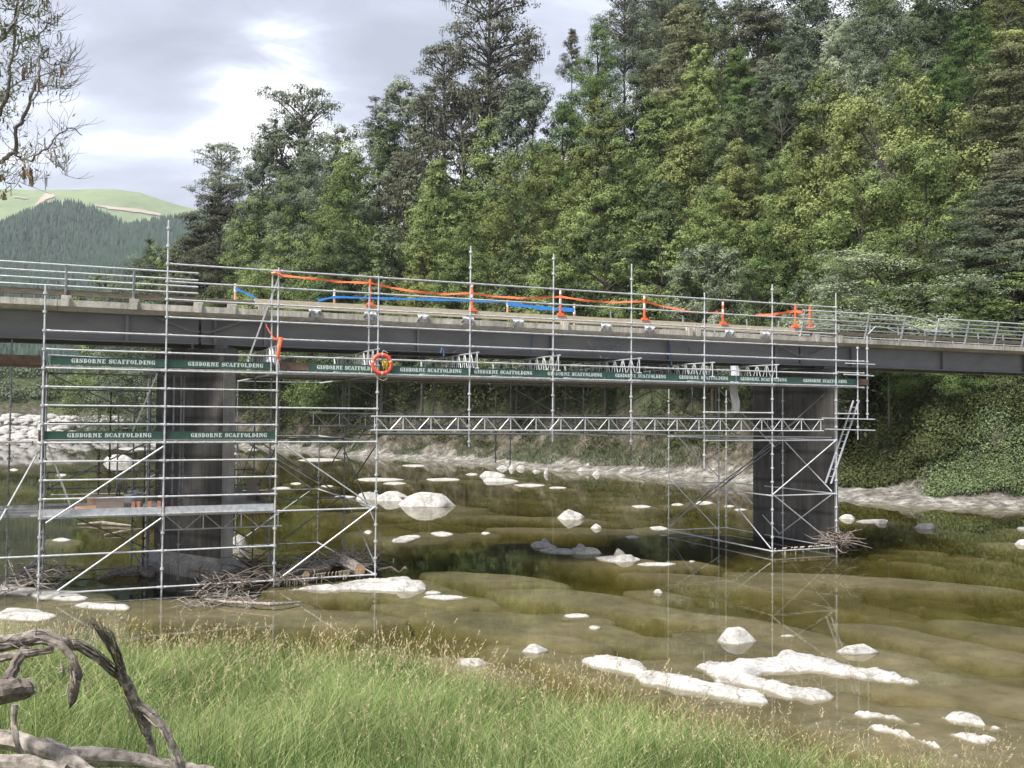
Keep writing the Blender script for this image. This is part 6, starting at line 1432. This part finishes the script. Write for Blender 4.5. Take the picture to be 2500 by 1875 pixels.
for li, (pts, r0) in enumerate(limbs):
    Y = 8.6+r_.uniform(-.35, .35); P_ = [tp(x, y, 8.6+.15*math.sin(i+li)) for i, (x, y) in enumerate(pts)]
    if pts[0][0] < -90: P_ = [tk[2] if li != 3 else tk[3]]+P_
    Q = []
    for i in range(len(P_)-1):
        for j in range(4): Q.append(P_[i].lerp(P_[i+1], j/4)+Vector((r_.gauss(0, .008), r_.gauss(0, .01), r_.gauss(0, .008))))
    Q.append(P_[-1]); n = len(Q); R_ = [r0*.8*(1.5 if P_[0] in (tk[2], tk[3]) else 1)*(1-.75*i/n)+.001 for i in range(n)]; lb_.path(Q, R_, 6)
    for i in range(3, n):
        for _ in range(3 if li < 4 else 4):
            if r_.random() > .62 or topix(Q[i])[0] > 178: continue
            a = r_.uniform(-.6, 2.6); L_ = r_.uniform(.10, .32); d = Vector((math.cos(a), r_.gauss(0, .4), math.sin(a)*.55-.25)); p = [Q[i]]; dd = d.normalized()
            for s_ in range(5): dd = (dd+Vector((r_.gauss(.03, .22), r_.gauss(0, .2), .22+r_.gauss(0, .16)))).normalized(); p.append(p[-1]+dd*L_/5)
            tw.path(p, [.0026, .0023, .002, .0018, .0015, .0012], 3); tips += p[1:]
            if r_.random() < .7:
                b_ = p[2]; dd2 = (dd+Vector((r_.gauss(0, .5), r_.gauss(0, .5), -.3))).normalized(); q = [b_]
                for s_ in range(4): dd2 = (dd2+Vector((0, 0, .25))).normalized(); q.append(q[-1]+dd2*L_/8)
                tw.path(q, [.0024, .002, .0018, .0015, .001], 3); tips += q[1:]
lb_.build('limb', twigm, nt_); tw.build('twig', twigm, nt_)['kind'] = 'stuff'
tips = np.array([t[:] for t in tips if topix(t)[0] < 165]); rng = np.random.default_rng(5)
pxs_ = np.array([topix(t) for t in tips]); wgt = np.clip(1.2-pxs_[:, 0]/130-pxs_[:, 1]/650, .08, 1); ii = rng.choice(len(tips), 2400, p=wgt/wgt.sum())
C = tips[ii]+rng.normal(size=(2400, 3))*.03; d = rng.normal(size=(2400, 3)); V, Fq, T = leafquads(C, d, rng.uniform(.03, .07, 2400), .22, rng, rng.uniform(0, 1, 2400)); link('foliage', npmesh('foliage', V, Fq, LM['willow'], T), nt_).location = -nt_.location
ii = rng.choice(len(tips), 90); V = []; T = []
for i in ii:
    for j in range(2):
        p = Vector(tips[i])+Vector(rng.normal(size=3))*.02; l = rng.uniform(.03, .12); w = rng.uniform(.002, .006); V += [p-Vector((w, 0, 0)), p+Vector((w, 0, 0)), p+Vector((w*.5, rng.normal()*.01, -l)), p+Vector((-w*.5, 0, -l))]; T += [rng.uniform()]*4
o = link('hanging_lichen', npmesh('hanging_lichen', [v[:] for v in V], np.arange(len(V)).reshape(-1, 4), LM['lichen'], T), nt_); o.location = -nt_.location; o['kind'] = 'stuff'
for (x, y, s_) in ((56, 420, 1), (76, 425, 1.5), (8, 470, .8), (3, 430, .7), (148, 170, .8), (95, 200, 1.1), (60, 170, 1.2)):
    V = []; T = []
    for j in range(18):
        p = tp(x+rng.normal()*4, y+rng.uniform(-14, 14)*s_, 8.5); l = .035*s_; V += [p-Vector((.004, 0, 0)), p+Vector((.004, 0, 0)), p+Vector((.004+rng.normal()*.01, .01, -l)), p+Vector((-.004, 0, -l))]; T += [rng.uniform()]*4
    link('dead_spray', npmesh('dead_spray', [v[:] for v in V], np.arange(len(V)).reshape(-1, 4), LM['tan'], T), nt_).location = -nt_.location

# ------------------------------------------------------------------ grass on the near bank
def blades(n, seed, hr, wr, tmin, tmax, ymin, ymax, bend, segs=3, mask=None, tintf=None, smin_=0.15):
    rng = np.random.default_rng(seed); Y = ymin+(ymax-ymin)*rng.uniform(0, 1, n)**0.75; t = rng.uniform(tmin, tmax, n); X = t*Y; s = snear(X, Y)
    kk = s > smin_
    if mask is not None: kk &= mask(X, Y, s, rng)
    X, Y, s = X[kk], Y[kk], s[kk]; n = len(X); G = near_ground(X, Y)
    cl = fbm(X/0.9, Y/0.9, seed, 3); h = rng.uniform(*hr, n)*(0.55+0.9*cl); w = rng.uniform(*wr, n)*(0.6+Y/14)
    a = rng.uniform(0, 2*math.pi, n); lean = rng.uniform(*bend, n); wind = np.stack([np.cos(a)*lean+0.08, np.sin(a)*lean*.7], 1)
    fa = rng.uniform(0, math.pi, n); side = np.stack([np.cos(fa), np.sin(fa)*.5, 0*fa], 1)*w[:, None]*.5
    rows = []
    for k_ in range(segs+1):
        q = k_/segs; c = np.stack([X+wind[:, 0]*h*q**1.8, Y+wind[:, 1]*h*q**1.8, G-.03+h*q*(1-.22*lean*q)], 1); ww = (1-q**1.6)*.95+.05; rows += [c-side*ww, c+side*ww]
    V = np.stack(rows, 1).reshape(-1, 3); m_ = 2*(segs+1); b0 = np.arange(n)[:, None, None]*m_; fs = np.array([[2*k_, 2*k_+1, 2*k_+3, 2*k_+2] for k_ in range(segs)])
    Fq = (b0+fs[None]).reshape(-1, 4); hue = np.clip(fbm(X/1.6, Y/1.6, seed+3, 3)*1.3-.25+rng.normal(0, .30, n), 0, 1)
    if tintf is not None: hue = tintf(X, Y, s, hue)
    tip = np.stack([X+wind[:, 0]*h, Y+wind[:, 1]*h, G-.03+h*(1-.22*lean)], 1)
    return V, Fq, np.repeat(hue, m_), tip, np.stack([wind[:, 0], wind[:, 1], 0.5+0*h], 1)
dryedge = lambda X, Y, s, h: np.clip(h+.25*np.exp(-s/1.0), 0, 1)
V, Fq, T, _, _ = blades(270000, 1, (.30, .70), (.006, .012), -.62, .62, 4.0, 22.5, (.1, .9), tintf=dryedge, mask=lambda X, Y, s, r: r.uniform(0, 1, len(X)) < np.clip(s/2.2+.1, 0, 1))
Va, Fa, Ta, _, _ = blades(34000, 2, (.7, 1.15), (.005, .009), -.62, .62, 4.0, 21.5, (.5, 1.5), segs=5, tintf=lambda X, Y, s, h: np.clip(h+.3, 0, 1), mask=lambda X, Y, s, r: (r.uniform(0, 1, len(X)) < np.clip(s/2.5, 0, 1)) & (fbm(X/.7, Y/.7, 71, 3) > .46))
Fa = Fa+len(V); V = np.concatenate([V, Va]); Fq = np.concatenate([Fq, Fa]); T = np.concatenate([T, Ta])
tag(link('grass', npmesh('grass', V, Fq, LM['grass'], T)), 'long tangled green grass covering the near riverbank', 'grass', kind='stuff')
# seed heads
def seedheads(n, seed, hr, ymin, ymax, mask, spread=1.0):
    V, Fq, T, tip, dr = blades(n, seed, hr, (.003, .0045), -.6, .62, ymin, ymax, (.1, .85), 3, mask, smin_=-0.35); rng = np.random.default_rng(seed)
    m_ = len(tip); K = 9; dr = dr/np.linalg.norm(dr, axis=1, keepdims=True); q = rng.uniform(0, 1, (m_, K))
    L_ = rng.uniform(.10, .22, m_); C = tip[:, None, :]-dr[:, None, :]*(q*L_[:, None])[:, :, None]*np.array([.8, .8, 1.4])+rng.normal(size=(m_, K, 3))*.007*spread
    C = C.reshape(-1, 3); D = np.repeat(dr, K, 0)+rng.normal(size=C.shape)*.25; D /= np.linalg.norm(D, axis=1, keepdims=True)
    S_ = np.cross(D, rng.normal(size=C.shape)); S_ /= np.linalg.norm(S_, axis=1, keepdims=True); l = rng.uniform(.014, .030, len(C))[:, None]*np.clip(C[:, 1:2]/14, .7, 1.3); w = l*.10*(1+C[:, 1:2]/16)
    V2 = np.stack([C-D*l, C-S_*w, C+D*l, C+S_*w], 1).reshape(-1, 3); F2 = np.arange(len(V2)).reshape(-1, 4)+len(V)
    return np.concatenate([V, V2]), np.concatenate([Fq, F2]), np.concatenate([T*.4+.2, np.repeat(rng.uniform(.2, 1, len(C)), 4)])
edge = lambda X, Y, s, r: r.uniform(0, 1, len(X)) < np.exp(-np.maximum(s-.6, 0)/2.2)*.46+.20
V, Fq, T = seedheads(21000, 31, (.45, 1.05), 4.5, 22.5, edge)
tag(link('seed_heads', npmesh('seed_heads', V, Fq, LM['straw'], T)), 'straw-coloured grass seed heads standing above the near bank and along its edge', 'grass seed heads', kind='stuff')
V, Fq, T, _, _ = blades(3600, 41, (.7, 1.4), (.005, .008), -.60, .35, 4.2, 11, (.0, .28), 3, lambda X, Y, s, r: fbm(X/1.1, Y/1.1, 55, 2) > .50)
tag(link('rushes', npmesh('rushes', V, Fq, LM['rush'], T)), 'dark thin rush stems rising through the foreground grass', 'rushes', kind='stuff')

# ------------------------------------------------------------------ air
hz = MB(); hz.hexa([(-2600, -60, -12), (1800, -60, -12), (1800, 3600, -12), (-2600, 3600, -12), (-2600, -60, 760), (1800, -60, 760), (1800, 3600, 760), (-2600, 3600, 760)])
m, nt, b = newmat('haze_air'); nt.nodes.remove(b); pvn = nt.nodes.new('ShaderNodeVolumePrincipled'); pvn.inputs['Color'].default_value = (0.90, 0.94, 1.0, 1); pvn.inputs['Density'].default_value = 0.00009
pvn.inputs['Anisotropy'].default_value = 0.0
lnk(nt, pvn.outputs[0], nt.nodes['Material Output'].inputs['Volume'])
HAZE = True
if HAZE: tag(hz.build('haze', m), 'thin blue haze over the distant hills', 'haze', kind='stuff')
